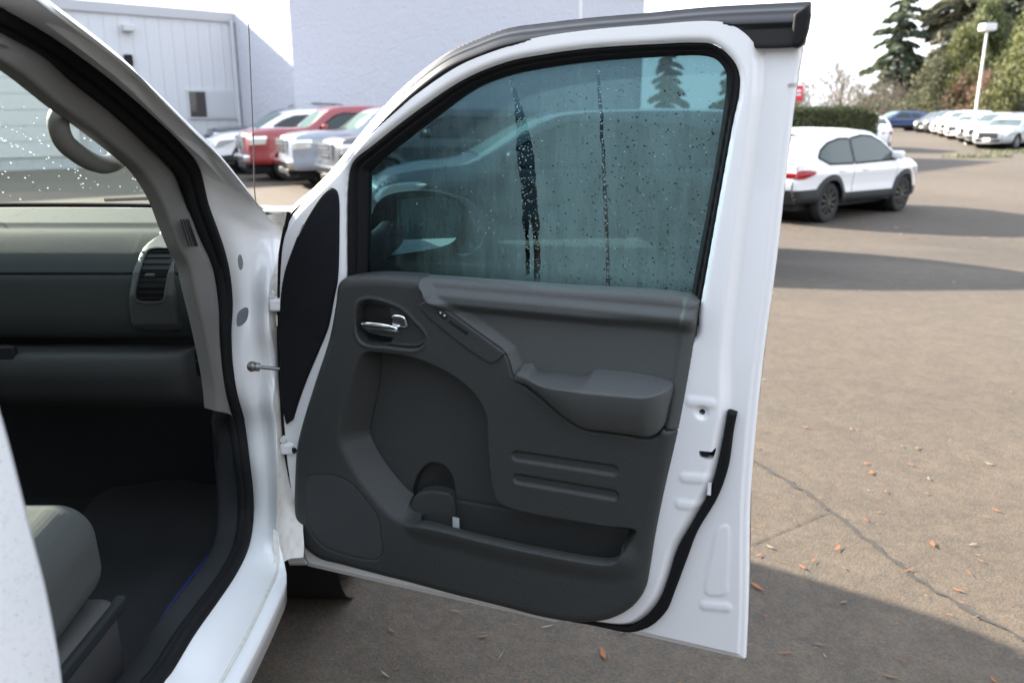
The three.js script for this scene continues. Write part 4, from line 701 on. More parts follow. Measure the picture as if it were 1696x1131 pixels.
// fallen fir needles, bark bits and leaves
{
  const list = [], add = (x, z, s, kind) => {
    const a = rnd(0, 6.28), n = kind ? 3 : 2, P = [];
    const sh = new THREE.Shape(); const L = s * rnd(0.7, 1.5), w = L * (kind ? rnd(0.3, 0.6) : rnd(0.06, 0.2));
    sh.moveTo(-L, 0); sh.quadraticCurveTo(-L * 0.3, w * rnd(0.5, 1.2), L * 0.2, w * rnd(0.2, 1)); sh.lineTo(L, rnd(-0.3, 0.3) * w); sh.quadraticCurveTo(0, -w * rnd(0.4, 1.1), -L, 0);
    const g = new THREE.ShapeGeometry(sh, 3).rotateX(-Math.PI / 2); const p = g.attributes.position; for (let i = 0; i < p.count; i++) p.setY(i, 0.004 + (kind ? 0.25 : 0.1) * Math.abs(p.getX(i)) * rnd(0.4, 0.6));
    g.rotateY(a).translate(x, gh(x, z) + 0.003, z); list.push(g);
  };
  const groups = [[], [], []];
  const scatter = (n, x0, x1, z0, z1, s, m) => { for (let i = 0; i < n; i++) { list.length = 0; add(rnd(x0, x1), rnd(z0, z1), s * rnd(0.5, 1.3), rnd() > 0.45); groups[Math.floor(rnd(0, 2.6))].push(list[0]); } };
  scatter(170, -0.6, 2.3, -4.2, -1.9, 0.015); scatter(60, -0.4, 1.7, -2.75, -1.95, 0.020); scatter(150, 1.0, 8, -9, -2.2, 0.017); scatter(200, 2.5, 14, -16, -8, 0.03); scatter(70, 4.2, 8, -15, -12.5, 0.06); scatter(240, 4, 24, -40, -15, 0.07); scatter(60, -7, 0, -22, -10, 0.03);
  const cs = [[0.24, 0.085, 0.032], [0.16, 0.095, 0.05], [0.24, 0.20, 0.14]];
  groups.forEach((g, i) => { const o = setting(['fallen_leaves', 'bark_litter', 'straw_litter'][i], merge(g), mat(cs[i], 0.85), 'stuff'); });
}

// ------------------------------------------------------------------ buildings
const BA = [-0.74, 0.675], BN = [0.675, 0.74];       // along the low front (x, z), and out of it towards the lot
const corner = [-9.5, -30.0];
const onB = (s, out, y) => [corner[0] + BA[0] * s + BN[0] * out, y, corner[1] + BA[1] * s + BN[1] * out];
const turnB = Math.atan2(-BA[1], BA[0]);
{
  const b = thing('metal_warehouse', 'low white warehouse clad in ribbed metal panels behind the parked cars', 'warehouse', onB(0, 0, 0));
  b.rotation.y = turnB;                                // local +x runs along the front to the far end, local z out of it
  const wallM = mat([0.55, 0.565, 0.59], 0.5), panelG = [];
  const pw = 0.42, geoPanel = new THREE.ExtrudeGeometry((() => { const s = new THREE.Shape(); s.moveTo(0, 0); s.lineTo(0.03, 0.010); s.lineTo(0.07, 0.010); s.lineTo(0.10, 0.004); s.lineTo(pw - 0.004, 0.004); s.lineTo(pw - 0.004, -0.02); s.lineTo(0, -0.02); return s; })(), { depth: 4.72, bevelEnabled: false }).rotateX(-Math.PI / 2);
  const sgn = -1;                                      // outwards in local axes
  const d1 = 5.9, d2 = 8.6;
  part('core', box(34, 4.7, 20, 17, 2.35, 10 * 1 + 0.03), mat([0.5, 0.5, 0.52], 0.8), b);
  for (let i = 0; i < 60; i++) { const x = 0.02 + i * pw; if (x > 25) break; const w = part('wall_panel', geoPanel, wallM, b); w.position.set(x, 0, 0); }
  part('roof_trim', box(34.3, 0.30, 0.14, 16.9, 4.82, -0.03), mat([0.42, 0.43, 0.45], 0.5), b);
  part('downspout', box(0.11, 4.7, 0.10, 0.12, 2.35, -0.10, 0.02), mat([0.55, 0.56, 0.58], 0.5), b);
  const wn = part('window', box(1.70, 0.95, 0.10, 1.02, 1.98, -0.03), mat([0.52, 0.53, 0.55], 0.5), b);
  part('pane', box(0.98, 0.82, 0.02, 0.72, 1.98, -0.085), phys([0.48, 0.50, 0.52], 0.3), wn);
  const po = document.createElement('canvas'); po.width = 128; po.height = 96; const cx = po.getContext('2d');
  part('pane', box(0.56, 0.82, 0.02, 1.53, 1.98, -0.085), phys([0.05, 0.045, 0.04], 0.03), wn);
  const gd = part('roller_door', box(2.6, 3.2, 0.06, 6.6, 2.0, -0.02), mat([0.62, 0.62, 0.63], 0.5), b);
  for (let i = 0; i < 7; i++) part('door_panel', box(2.5, 0.42, 0.03, 6.6, 0.62 + i * 0.46, -0.065), mat([0.68, 0.68, 0.68], 0.5), gd);
  part('door_frame', merge([box(0.12, 3.4, 0.12, 5.24, 2.1, -0.06), box(0.12, 3.4, 0.12, 7.96, 2.1, -0.06), box(2.84, 0.12, 0.12, 6.6, 3.74, -0.06)]), mat([0.45, 0.45, 0.46], 0.5), gd);
  part('wall_lamp', box(0.34, 0.2, 0.28, 3.55, 4.25, -0.15, 0.03), mat([0.5, 0.5, 0.5], 0.4), b);
  part('electric_box', box(0.24, 0.34, 0.14, 3.62, 3.3, -0.08, 0.02), M.black, b);
}
{
  const b = thing('stucco_building', 'tall pale windowless stucco building beside the metal warehouse', 'building', onB(0, 3.97, 0));
  b.rotation.y = turnB;                                // its front runs along local -x
  const st = mat([0.50, 0.51, 0.56], 0.9, { bumpMap: stuccoBump, bumpScale: 0.028 });
  const face = (w, h, f) => { const g = new THREE.PlaneGeometry(w, h, Math.ceil(w), Math.ceil(h)); const p = g.attributes.position, u = g.attributes.uv; for (let i = 0; i < p.count; i++) u.setXY(i, p.getX(i), p.getY(i)); return g; };
  part('front_wall', face(17.06, 6.55).rotateY(Math.PI).translate(-8.53, 3.275, 0), st, b);
  part('side_wall', face(16, 6.55).rotateY(Math.PI / 2).translate(0.0, 3.275, 8), st, b);
  part('far_wall', face(16, 6.55).rotateY(-Math.PI / 2).translate(-17.06, 3.275, 8), st, b);
  part('roof_slab', box(17.0, 0.2, 15.9, -8.53, 6.3, 8.0), mat([0.3, 0.3, 0.3], 0.9), b);
  part('parapet_cap', box(17.2, 0.06, 0.3, -8.53, 6.585, 0.05), mat([0.45, 0.45, 0.48], 0.5), b);
}

{
  // added building behind the camera, out of view: it keeps the low sky off the shaded side of the truck and shows in chrome and mirror
  const b = thing('added_blocker_building', 'long dark grey building added behind the camera to block low sky light', 'building', [-2, 0, 10.5]);
  const clad = mat([0.062, 0.064, 0.066], 0.8), pane = phys([0.03, 0.035, 0.04], 0.05);
  part('wall', box(34, 5.0, 8, 0, 2.5, 4.1), clad, b);
  part('fascia', box(34.6, 0.5, 8.6, 0, 5.15, 4.0), mat([0.12, 0.12, 0.12], 0.6), b);
  for (let i = 0; i < 9; i++) { const f = part('window', box(2.7, 2.3, 0.08, -15 + i * 3.6, 1.75, 0.08), mat([0.06, 0.06, 0.06], 0.5), b); part('pane', box(2.5, 2.1, 0.03, -15 + i * 3.6, 1.75, 0.03), pane, f); }
}

// ------------------------------------------------------------------ vehicles
// a car is drawn from its side: outline (x forward, y up); its flanks are sheets over that outline, bridged across
const rimCache = {};
const flipZ = (g) => { const m = g.clone().scale(1, 1, -1), n = m.attributes.normal; if (m.index) { const a = m.index.array; for (let i = 0; i < a.length; i += 3) { const t = a[i]; a[i] = a[i + 2]; a[i + 2] = t; } } return m; };
function wheelParts(parent, x, z, r, w, rimM, spokes, side) {
  const key = [r, w, spokes].join();
  if (!rimCache[key]) {
    const ty = new THREE.LatheGeometry(curve([[r * 0.66, -w / 2], [r * 0.92, -w / 2], [r, -w * 0.36], [r, w * 0.36], [r * 0.92, w / 2], [r * 0.66, w / 2]], false, 3).map(([a, b]) => new THREE.Vector2(a, b)), 32).rotateX(Math.PI / 2);
    const list = [new THREE.TorusGeometry(r * 0.66, r * 0.035, 6, 32)];
    for (let k = 0; k < spokes; k++) { list.push(box(r * 0.085, r * 0.60, 0.03, 0, r * 0.34, 0).rotateZ(k / spokes * 6.2832)); list.push(box(r * 0.05, r * 0.45, 0.03, 0, r * 0.42, 0).rotateZ(0.16).rotateZ(k / spokes * 6.2832)); }
    list.push(new THREE.CylinderGeometry(r * 0.14, r * 0.14, 0.05, 14).rotateX(Math.PI / 2));
    rimCache[key] = [ty, merge(list), new THREE.CylinderGeometry(r * 0.65, r * 0.65, w * 0.5, 24).rotateX(Math.PI / 2)];
  }
  const [ty, rim, disc] = rimCache[key];
  const wh = part('wheel', ty, M.tyre, parent); wh.position.set(x, r, z);
  const rm = part('rim', rim, rimM, wh); rm.position.z = side * w * 0.42;
  const dk = part('brake_disc', disc, M.black, wh);
}
const glassCar = phys([0.02, 0.026, 0.026], 0.04), glassLight = phys([0.10, 0.16, 0.14], 0.04);
const glassFar = phys([0.06, 0.08, 0.085], 0.06);
const rimGrey = mat([0.45, 0.46, 0.48], 0.3, { metalness: 1 }), rimDark = mat([0.12, 0.12, 0.125], 0.35, { metalness: 1 });
const lampClear = phys([0.75, 0.78, 0.8], 0.08, { metalness: 0.6 }), lampRed = phys([0.30, 0.006, 0.012], 0.1), cladM = mat([0.022, 0.023, 0.025], 0.65), plateM = mat([0.7, 0.7, 0.68], 0.5), grilleDark = mat([0.02, 0.02, 0.022], 0.4);
const paint = (r, g, b, metal = 0) => phys([r, g, b], 0.35, { clearcoat: 1, clearcoatRoughness: 0.05, metalness: metal });
const KINDS = {
  crossover: { hw: 0.90, belt: 0.98, arch: 0.36, tum: 0.36, ax: [-1.33, 1.32], r: 0.345,
    top: [[-2.12, 0.36], [-2.20, 0.52], [-2.22, 0.70], [-2.16, 0.92], [-2.14, 1.08], [-2.04, 1.26], [-1.88, 1.46], [-1.80, 1.53], [-1.2, 1.565], [-0.6, 1.565], [0.0, 1.545], [0.30, 1.50], [0.62, 1.36], [1.10, 1.10], [1.30, 1.035], [1.7, 0.99], [2.02, 0.92], [2.16, 0.82], [2.22, 0.66], [2.20, 0.42], [2.12, 0.26]],
    ws: [11.3, 13.0], rw: [5.1, 6.1], windows: [[[-0.60, 1.01], [-0.60, 1.40], [-0.2, 1.45], [0.16, 1.43], [0.48, 1.32], [0.86, 1.10], [0.90, 1.03]], [[-0.68, 1.01], [-0.68, 1.40], [-1.0, 1.40], [-1.40, 1.33], [-1.62, 1.22], [-1.70, 1.12], [-1.45, 1.02]]], clad: true },
  sedan: { hw: 0.90, belt: 0.93, arch: 0.35, tum: 0.40, ax: [-1.38, 1.38], r: 0.335,
    top: [[-2.30, 0.30], [-2.36, 0.55], [-2.34, 0.82], [-2.25, 1.00], [-1.9, 1.05], [-1.62, 1.10], [-1.15, 1.33], [-0.80, 1.42], [-0.2, 1.455], [0.15, 1.43], [0.45, 1.33], [0.95, 1.06], [1.15, 0.99], [1.6, 0.93], [2.05, 0.82], [2.28, 0.68], [2.34, 0.50], [2.30, 0.26]],
    ws: [10.2, 12.0], rw: [5.2, 6.6], windows: [[[-0.45, 0.95], [-0.45, 1.33], [0.0, 1.36], [0.30, 1.30], [0.78, 1.03], [0.80, 0.97]], [[-0.53, 0.95], [-0.53, 1.33], [-0.85, 1.30], [-1.30, 1.10], [-1.35, 0.99]]] },
  boxy: { lamp: true, nose: 0.09, round: 0.06, hw: 0.95, belt: 1.20, arch: 0.42, tum: 0.34, ax: [-1.52, 1.50], r: 0.39,
    top: [[-2.48, 0.45], [-2.52, 0.70], [-2.52, 1.05], [-2.48, 1.2], [-2.42, 1.35], [-2.28, 1.70], [-2.1, 1.77], [-1.2, 1.82], [-0.3, 1.825], [0.20, 1.79], [0.42, 1.72], [0.92, 1.36], [1.10, 1.29], [1.7, 1.27], [2.15, 1.23], [2.36, 1.18], [2.45, 1.06], [2.48, 0.72], [2.47, 0.42]],
    ws: [10.2, 11.9], rw: [4.1, 5.0], windows: [[[-0.45, 1.24], [-0.45, 1.62], [0.05, 1.64], [0.30, 1.57], [0.66, 1.32], [0.72, 1.25]], [[-0.55, 1.24], [-0.55, 1.62], [-1.35, 1.62], [-1.35, 1.24]], [[-1.45, 1.24], [-1.45, 1.61], [-2.0, 1.58], [-2.15, 1.38], [-2.1, 1.26]]] },
};
function car(kind, name, label, category, [x, z], heading, o = {}) {
  const K = KINDS[kind], c = thing(name, label, category, [x, gh(x, z), z], o.group);
  c.rotation.y = heading; const sc = o.scale ?? 1; c.scale.setScalar(sc);
  const top = curve(K.top, false, 5), dOut = outline(top), x0 = Math.min(...top.map((p) => p[0])), x1 = Math.max(...top.map((p) => p[0]));
  const plan = (u) => { const t = u > 0 ? clamp((u - 1.2) / (x1 - 1.2)) : clamp((-u - 1.3) / (-x0 - 1.3)); return K.hw - (u > 0 ? K.nose ?? 0.20 : 0.13) * t * t; };
  const side = (u, v) => plan(u) - K.tum * Math.max(0, v - K.belt) - 0.10 * Math.max(0, 0.55 - v) + 0.014 * Math.exp(-(((v - 0.86 * K.belt) / 0.06) ** 2)) - 0.012 * Math.exp(-(((v - 0.62 * K.belt) / 0.1) ** 2));
  const arches = (u, v) => Math.min(...K.ax.map((a) => Math.hypot(u - a, v - K.r) - K.arch - 0.03));
  const W = (u, v) => side(u, v) - fil(dOut(u, v), v > K.belt ? 0.09 : K.round ?? 0.11) * 0.8 + (arches(u, v) < 0.12 ? 0.02 * Math.exp(-((arches(u, v) / 0.06) ** 2)) : 0);
  const st = o.step ?? 0.05, flank = sheet(grow(dOut.box, 0.02), st, (u, v) => Math.max(dOut(u, v), -arches(u, v), 0.24 - v), W);
  const mirror = flipZ;
  const roof = top.filter((p) => p[1] > 0.23), nc = 10, strip = [];
  for (let k = 0; k <= nc; k++) { const s = k / nc * 2 - 1; strip.push(roof.map(([u, v], i) => { const w = W(u, v), a = roof[Math.max(0, i - 1)], b = roof[Math.min(roof.length - 1, i + 1)], l = Math.hypot(b[0] - a[0], b[1] - a[1]) || 1, nx = -(b[1] - a[1]) / l, ny = (b[0] - a[0]) / l, cr2 = (1 - Math.abs(s) ** 2.4); const front = Math.abs(nx) > 0.75 ? 0.10 : 0.035; return [u + nx * cr2 * front, v + ny * cr2 * front, s * w]; })); }
  const body = part('body', merge([flank, mirror(flank), loft(strip)]), o.paint, c);
  part('underbody', box(x1 - x0 - 0.3, 0.22, K.hw * 1.5, 0, 0.34, 0), M.black, c);
  const glass = o.glass ?? glassCar;
  for (const wp of K.windows) { const P = outline(wp); const g = sheet(grow(P.box, 0.02), st * 0.8, P, (u, v) => W(u, v) + 0.006, (u, v) => W(u, v) - 0.02); for (const s of [1, -1]) part('side_window', s > 0 ? g : mirror(g), glass, c); if (!o.simple) { const Q = (u, v) => P(u, v) - 0.035, t = sheet(grow(P.box, 0.06), st * 0.8, (u, v) => Math.max(Q(u, v), dOut(u, v) + 0.02), (u, v) => W(u, v) + 0.003, (u, v) => W(u, v) - 0.02); for (const s of [1, -1]) part('window_trim', s > 0 ? t : mirror(t), M.black, c); } }
  // screens: bands of the bridge, lifted off it
  const band = ([a, b]) => { const i0 = Math.round(a * 5), i1 = Math.round(b * 5), R3 = []; for (let k = 0; k <= nc; k++) R3.push(strip[k].slice(i0, i1 + 1)); const n = R3.length, out = R3.map((r, k) => r.map((p, i) => { const a2 = r[Math.max(0, i - 1)], b2 = r[Math.min(r.length - 1, i + 1)], l = Math.hypot(b2[0] - a2[0], b2[1] - a2[1]); return [p[0] - (b2[1] - a2[1]) / l * 0.008, p[1] + (b2[0] - a2[0]) / l * 0.008, p[2] * 0.93]; })); return loft(out); };
  part('windscreen', band(K.ws), o.glassFront ?? glassLight, c); part('rear_window', band(K.rw), glassCar, c);
  for (const a of K.ax) for (const s of [1, -1]) wheelParts(c, a, s * (K.hw - 0.14), K.r, 0.22, o.rim ?? rimGrey, o.spokes ?? 5, s);
  for (const a of K.ax) part('wheel_well', new THREE.CylinderGeometry(K.arch + 0.04, K.arch + 0.04, K.hw * 1.6, 20, 1, true).rotateX(Math.PI / 2).translate(a, K.r, 0), M.black, c);
  if (K.clad || o.clad) {
    for (const [i, a] of K.ax.entries()) { const P = (u, v) => Math.hypot(u - a, v - K.r) - K.arch - 0.125, q = (u, v) => Math.hypot(u - a, v - K.r) - K.arch - 0.03; const g = sheet([a - 0.52, a + 0.52, 0.24, K.r + K.arch + 0.2], st * 0.6, (u, v) => Math.max(P(u, v), -q(u, v), dOut(u, v) + 0.01), (u, v) => W(u, v) + 0.012, (u, v) => W(u, v) - 0.03); for (const s of [1, -1]) part('arch_cladding', s > 0 ? g : mirror(g), cladM, c); }
    const P = outline([[x0 - 0.1, 0.2], [x1 + 0.1, 0.2], [x1 + 0.1, 0.42], [1.7, 0.50], [0.8, 0.48], [-0.9, 0.50], [-1.7, 0.60], [x0 - 0.1, 0.58]]);
    const g = sheet([x0 - 0.05, x1 + 0.05, 0.2, 0.62], st * 0.6, (u, v) => Math.max(P(u, v), dOut(u, v), -arches(u, v)), (u, v) => W(u, v) + 0.010, (u, v) => W(u, v) - 0.03); for (const s of [1, -1]) part('sill_cladding', s > 0 ? g : mirror(g), cladM, c);
    const i1 = roof.findIndex((p) => p[1] > 0.58 ), rr = []; for (let k = 0; k <= nc; k++) rr.push(strip[k].slice(0, i1 + 1).map((p) => [p[0] - 0.012, p[1], p[2] * 1.005])); part('rear_bumper', loft(rr), cladM, c);
  }
  for (const s of [1, -1]) {
    const mx = K.windows[0][K.windows[0].length - 2][0] - 0.05;
    const mr = part('door_mirror', new RoundedBoxGeometry(0.14, 0.15, 0.22, 3, 0.05).translate(mx, K.belt + 0.12, s * (K.hw + 0.06)), o.mirror ?? o.paint, c);
    if (!o.simple) for (const hx of [-0.35, -1.15]) part('door_handle', new RoundedBoxGeometry(0.18, 0.028, 0.03, 2, 0.01).translate(hx + 0.1, K.belt - 0.10, s * (side(hx, K.belt - 0.10) + 0.012)), o.paint, c);
    if (!o.simple) for (const dx of [K.windows[0][0][0] - 0.04, 0.95]) { const pts = []; for (let v = 0.42; v < K.belt; v += 0.06) pts.push([dx + (dx > 0 ? 0.0 : 0.0), v, s * (W(dx, v) + 0.0005)]); part('door_seam', tube(pts, 0.004, 12, 4), M.black, c); }
    // lamps wrap the corners
    const hl = o.headlamp ?? [[x1 - 0.55, K.belt - 0.12], [x1 - 0.12, K.belt - 0.16], [x1 - 0.02, K.belt - 0.28], [x1 - 0.08, K.belt - 0.33], [x1 - 0.35, K.belt - 0.25]];
    const hp = outline(K.lamp ? [[x1 - 0.44, K.belt - 0.09], [x1 - 0.04, K.belt - 0.10], [x1 - 0.01, K.belt - 0.30], [x1 - 0.40, K.belt - 0.28]] : curve(hl, true, 3)), hg = sheet(grow(hp.box, 0.02), st * 0.5, (u, v) => Math.max(hp(u, v), dOut(u, v)), (u, v) => W(u, v) + 0.010, (u, v) => W(u, v) - 0.06); part('headlamp', s > 0 ? hg : mirror(hg), lampClear, c);
    part('headlamp_face', new RoundedBoxGeometry(0.06, 0.15, 0.34, 3, 0.025).rotateY(s * -0.35).translate(x1 - 0.02, K.belt - 0.24, s * (K.hw - 0.42)), lampClear, c);
    const tl = outline(curve([[x0 + 0.42, K.belt - 0.10], [x0 + 0.10, K.belt - 0.06], [x0 - 0.05, K.belt - 0.12], [x0 - 0.05, K.belt - 0.20], [x0 + 0.15, K.belt - 0.20]], true, 3)), tg = sheet(grow(tl.box, 0.02), st * 0.5, (u, v) => Math.max(tl(u, v), dOut(u, v)), (u, v) => W(u, v) + 0.010, (u, v) => W(u, v) - 0.06); part('tail_lamp', s > 0 ? tg : mirror(tg), lampRed, c);
    part('tail_lamp_face', new RoundedBoxGeometry(0.06, 0.11, 0.34, 3, 0.03).rotateY(s * 0.28).translate(x0 + 0.0, K.belt - 0.16, s * (K.hw - 0.36)), lampRed, c);
  }
  const gx = x1 + 0.075;
  const gr = part('grille', new RoundedBoxGeometry(0.08, K.belt * 0.27, K.hw * (o.chrome ? 1.1 : 0.95), 3, 0.03).translate(gx, K.belt - (o.chrome ? 0.24 : 0.33), 0), o.chrome ? M.chrome : grilleDark, c);
  for (let k = 0; k < (o.simple ? 0 : 4); k++) part('grille_bar', box(0.03, 0.034, K.hw * 0.95, gx + 0.04, K.belt - (o.chrome ? 0.36 : 0.40) + k * 0.07, 0), o.chrome ? grilleDark : M.chrome, gr);
  part('number_plate', box(0.02, 0.15, 0.31, x1 + 0.11, K.belt * 0.45, 0), plateM, c);
  part('rear_plate', box(0.02, 0.15, 0.31, x0 - 0.09, K.belt * 0.72, 0), plateM, c);
  part('bumper_intake', new RoundedBoxGeometry(0.06, 0.13, K.hw * 1.2, 3, 0.03).translate(x1 + 0.05, 0.38, 0), grilleDark, c);
  if (o.bumper) part('chrome_bumper', new RoundedBoxGeometry(0.22, 0.20, K.hw * 1.75, 4, 0.06).translate(x1 + 0.03, 0.56, 0), M.chrome, c);
  if (o.rack) { for (const s of [1, -1]) part('roof_rail', tube([[-1.9, 1.88, s * 0.62], [-1.7, 1.96, s * 0.62], [-0.2, 1.97, s * 0.62], [0.05, 1.89, s * 0.62]], 0.025, 16, 6), M.steel, c); for (const rx of [-1.5, -0.5]) part('roof_bar', box(0.06, 0.03, 1.3, rx, 1.98, 0), M.steel, c); }
  return c;
}
const white = paint(0.80, 0.80, 0.80), redP = paint(0.22, 0.013, 0.018, 0.1), silver = paint(0.24, 0.27, 0.32, 0.1), grey = paint(0.075, 0.08, 0.09, 0.1), palegrey = paint(0.42, 0.44, 0.46, 0.2), darkP = paint(0.02, 0.022, 0.026, 0.1), blueP = paint(0.012, 0.045, 0.15, 0.2), steelBlue = paint(0.10, 0.14, 0.20, 0.3);
const face = (dx, dz) => Math.atan2(-dz, dx);
// crossover standing on the lot beyond the open door
{
  const a = [5.42, -14.53], b = [7.53, -16.28], h = Math.atan2(-(b[1] - a[1]), b[0] - a[0]), mx = (a[0] + b[0]) / 2, mz = (a[1] + b[1]) / 2, off = 0.78;
  car('crossover', 'parked_suv', 'white compact crossover with black wheel arch cladding standing alone by the hedge', 'car', [mx - Math.sin(h) * off, mz - Math.cos(h) * off], h, { paint: white, rim: rimDark, spokes: 10, step: 0.03, glass: phys([0.035, 0.055, 0.045], 0.03) });
}
// row in front of the buildings, noses towards the lot
const rowG = 'vehicles parked in a row before the buildings', hd = face(-0.90, 0.44);
car('boxy', 'parked_suv', 'black sport utility vehicle with roof rack at the warehouse end of the row', 'car', [-7.3, -27.7], hd, { paint: darkP, group: rowG, simple: true, rack: true, scale: 0.98 });
car('crossover', 'parked_suv', 'white crossover between the black and red vehicles', 'car', [-6.4, -25.2], hd, { paint: white, group: rowG, simple: true, scale: 1.12 });
car('boxy', 'parked_suv', 'red sport utility vehicle with chrome grille in the row by the stucco building', 'car', [-4.62, -22.7], hd, { paint: redP, group: rowG, chrome: true, bumper: true, scale: 1.0 });
car('boxy', 'parked_suv', 'light steel grey sport utility vehicle with chrome grille beside the red one', 'car', [-3.05, -20.6], hd, { paint: silver, group: rowG, chrome: true, bumper: true, scale: 0.98 });
car('boxy', 'parked_suv', 'dark grey sport utility vehicle with chrome grille at the end of the row', 'car', [-1.65, -18.7], hd, { paint: grey, group: rowG, chrome: true, bumper: true, scale: 0.97 });
// seen through the misted pane
car('crossover', 'parked_car', 'dark grey crossover seen through the misted door window', 'car', [0.72, -10.75], face(-0.985, 0.17), { paint: paint(0.05, 0.06, 0.07, 0.2), rim: rimGrey, step: 0.04, scale: 1.12 });
car('boxy', 'parked_car', 'grey van like car behind the dark grey crossover', 'car', [2.2, -18.0], face(-0.97, 0.2), { paint: grey, simple: true });
// far row on the other side of the lot
const farG = 'cars parked in the row under the conifers', hf = face(-0.80, 0.60);
const far = [['sedan', palegrey, 'silver', [23.6, -40.2]], ['crossover', palegrey, 'silver', [24.7, -43.2]], ['sedan', palegrey, 'silver', [25.9, -46.2]], ['sedan', white, 'white', [27.0, -49.6]], ['crossover', white, 'white', [28.3, -53.2]], ['sedan', white, 'white', [29.8, -57.0]], ['crossover', grey, 'grey', [30.9, -60.4]], ['sedan', darkP, 'dark', [31.8, -63.6]]];
const seat2 = ['second car of', 'third car of', 'fourth car of', 'fifth car of', 'sixth car of', 'seventh car of', 'eighth car of'];
far.forEach(([k, p, n, at], i) => car(k, 'parked_car', i ? `${n} car, ${seat2[i - 1]} the far row counted from the grass tufts` : `${n} car ending the far row beside the grass tufts`, 'car', at, hf, { paint: p, group: farG, simple: true, step: 0.08, glassFront: glassFar }));
car('crossover', 'parked_suv', 'dark blue crossover parked side on between the hedge and the far row', 'car', [31.6, -70], face(-0.98, 0.1), { paint: blueP, step: 0.07, simple: true });
car('sedan', 'parked_car', 'white car half hidden behind the clipped hedge', 'car', [16.7, -40], face(0.3, -0.95), { paint: white, step: 0.08, simple: true });

// ------------------------------------------------------------------ poles, sign, hedge, trees
function lightPole(x, z, h, label, head = true) {
  const p = thing('light_pole', label, 'light pole', [x, gh(x, z), z]);
  part('pole', new THREE.CylinderGeometry(0.05, 0.07, h, 14).translate(0, h / 2, 0), mat([0.72, 0.71, 0.69], 0.5), p);
  part('pole_base', new THREE.CylinderGeometry(0.28, 0.30, 0.7, 18).translate(0, 0.35, 0), mat([0.4, 0.39, 0.37], 0.9), p);
  part('lamp_head', new RoundedBoxGeometry(0.62, 0.34, 0.62, 3, 0.05).translate(0, h + 0.2, 0), mat([0.62, 0.62, 0.62], 0.5), p);
}
{ const b = [[27.5091,-50.7252]][0]; lightPole(23.6, -43.6, 5.45, 'white light pole with square lamp head rising behind the far cars'); }
lightPole(2.6, -33.5, 9.5, 'tall white light pole in front of the stucco building');
{
  const s = thing('roadside_sign', 'small red and white sign board above the clipped hedge', 'sign', [19.5, gh(21, -58), -60]);
  part('post', box(0.15, 2.3, 0.15, 0, 1.15, 0), mat([0.3, 0.3, 0.3], 0.6), s);
  const bd = part('board', box(1.5, 1.05, 0.12, 0, 2.75, 0, 0.02), mat([0.55, 0.015, 0.03], 0.5), s);
  part('stripe', box(0.8, 0.16, 0.02, 0.2, 2.92, 0.075), mat([0.7, 0.7, 0.7], 0.5), bd);
  part('stripe', box(0.8, 0.12, 0.02, 0.2, 2.66, 0.075), mat([0.7, 0.7, 0.7], 0.5), bd);
}
// leaf faces scattered by a function that gives a place, a size and a tint
function leaves(n, place, aspect = 1, tri = false) {
  const pos = [], nor = [], col = [], v = new THREE.Vector3(), a = new THREE.Vector3(), b = new THREE.Vector3(), q = new THREE.Quaternion(), e = new THREE.Euler();
  for (let i = 0; i < n; i++) {
    const L = place(i); if (!L) continue;
    const [x, y, z, s, k, dir] = L;
    if (dir) { a.set(...dir).normalize(); b.set(rnd(-1, 1), rnd(-1, 1), rnd(-1, 1)).cross(a).normalize(); } else { e.set(rnd(0, 6), rnd(0, 6), rnd(0, 6)); a.set(1, 0, 0).applyEuler(e); b.set(0, 1, 0).applyEuler(e); }
    v.crossVectors(a, b);
    const l = s * aspect, w = s;
    const P = [[-l, 0], [0, -w * 0.5], [l, 0], [0, w * 0.5]].map(([p, r]) => [x + a.x * p + b.x * r, y + a.y * p + b.y * r, z + a.z * p + b.z * r]);
    for (const id of [0, 1, 2, 0, 2, 3]) { pos.push(...P[id]); nor.push(v.x, v.y, v.z); col.push(...k); }
  }
  const g = new THREE.BufferGeometry(); g.setAttribute('position', new THREE.Float32BufferAttribute(pos, 3)); g.setAttribute('normal', new THREE.Float32BufferAttribute(nor, 3)); g.setAttribute('color', new THREE.Float32BufferAttribute(col, 3)); return g;
}
const leafM = phys([0.85, 0.85, 0.85], 0.85, { vertexColors: true, transmission: 0.4, thickness: 0 }), barkM = mat([0.075, 0.055, 0.04], 0.95), twigM = mat([0.12, 0.10, 0.085], 0.95);
const tint = (c, v) => { const k = 1 + rnd(-v, v), w = rnd(-0.12, 0.12); return [c[0] * k * (1 + w), c[1] * k, c[2] * k * (1 - w)]; };
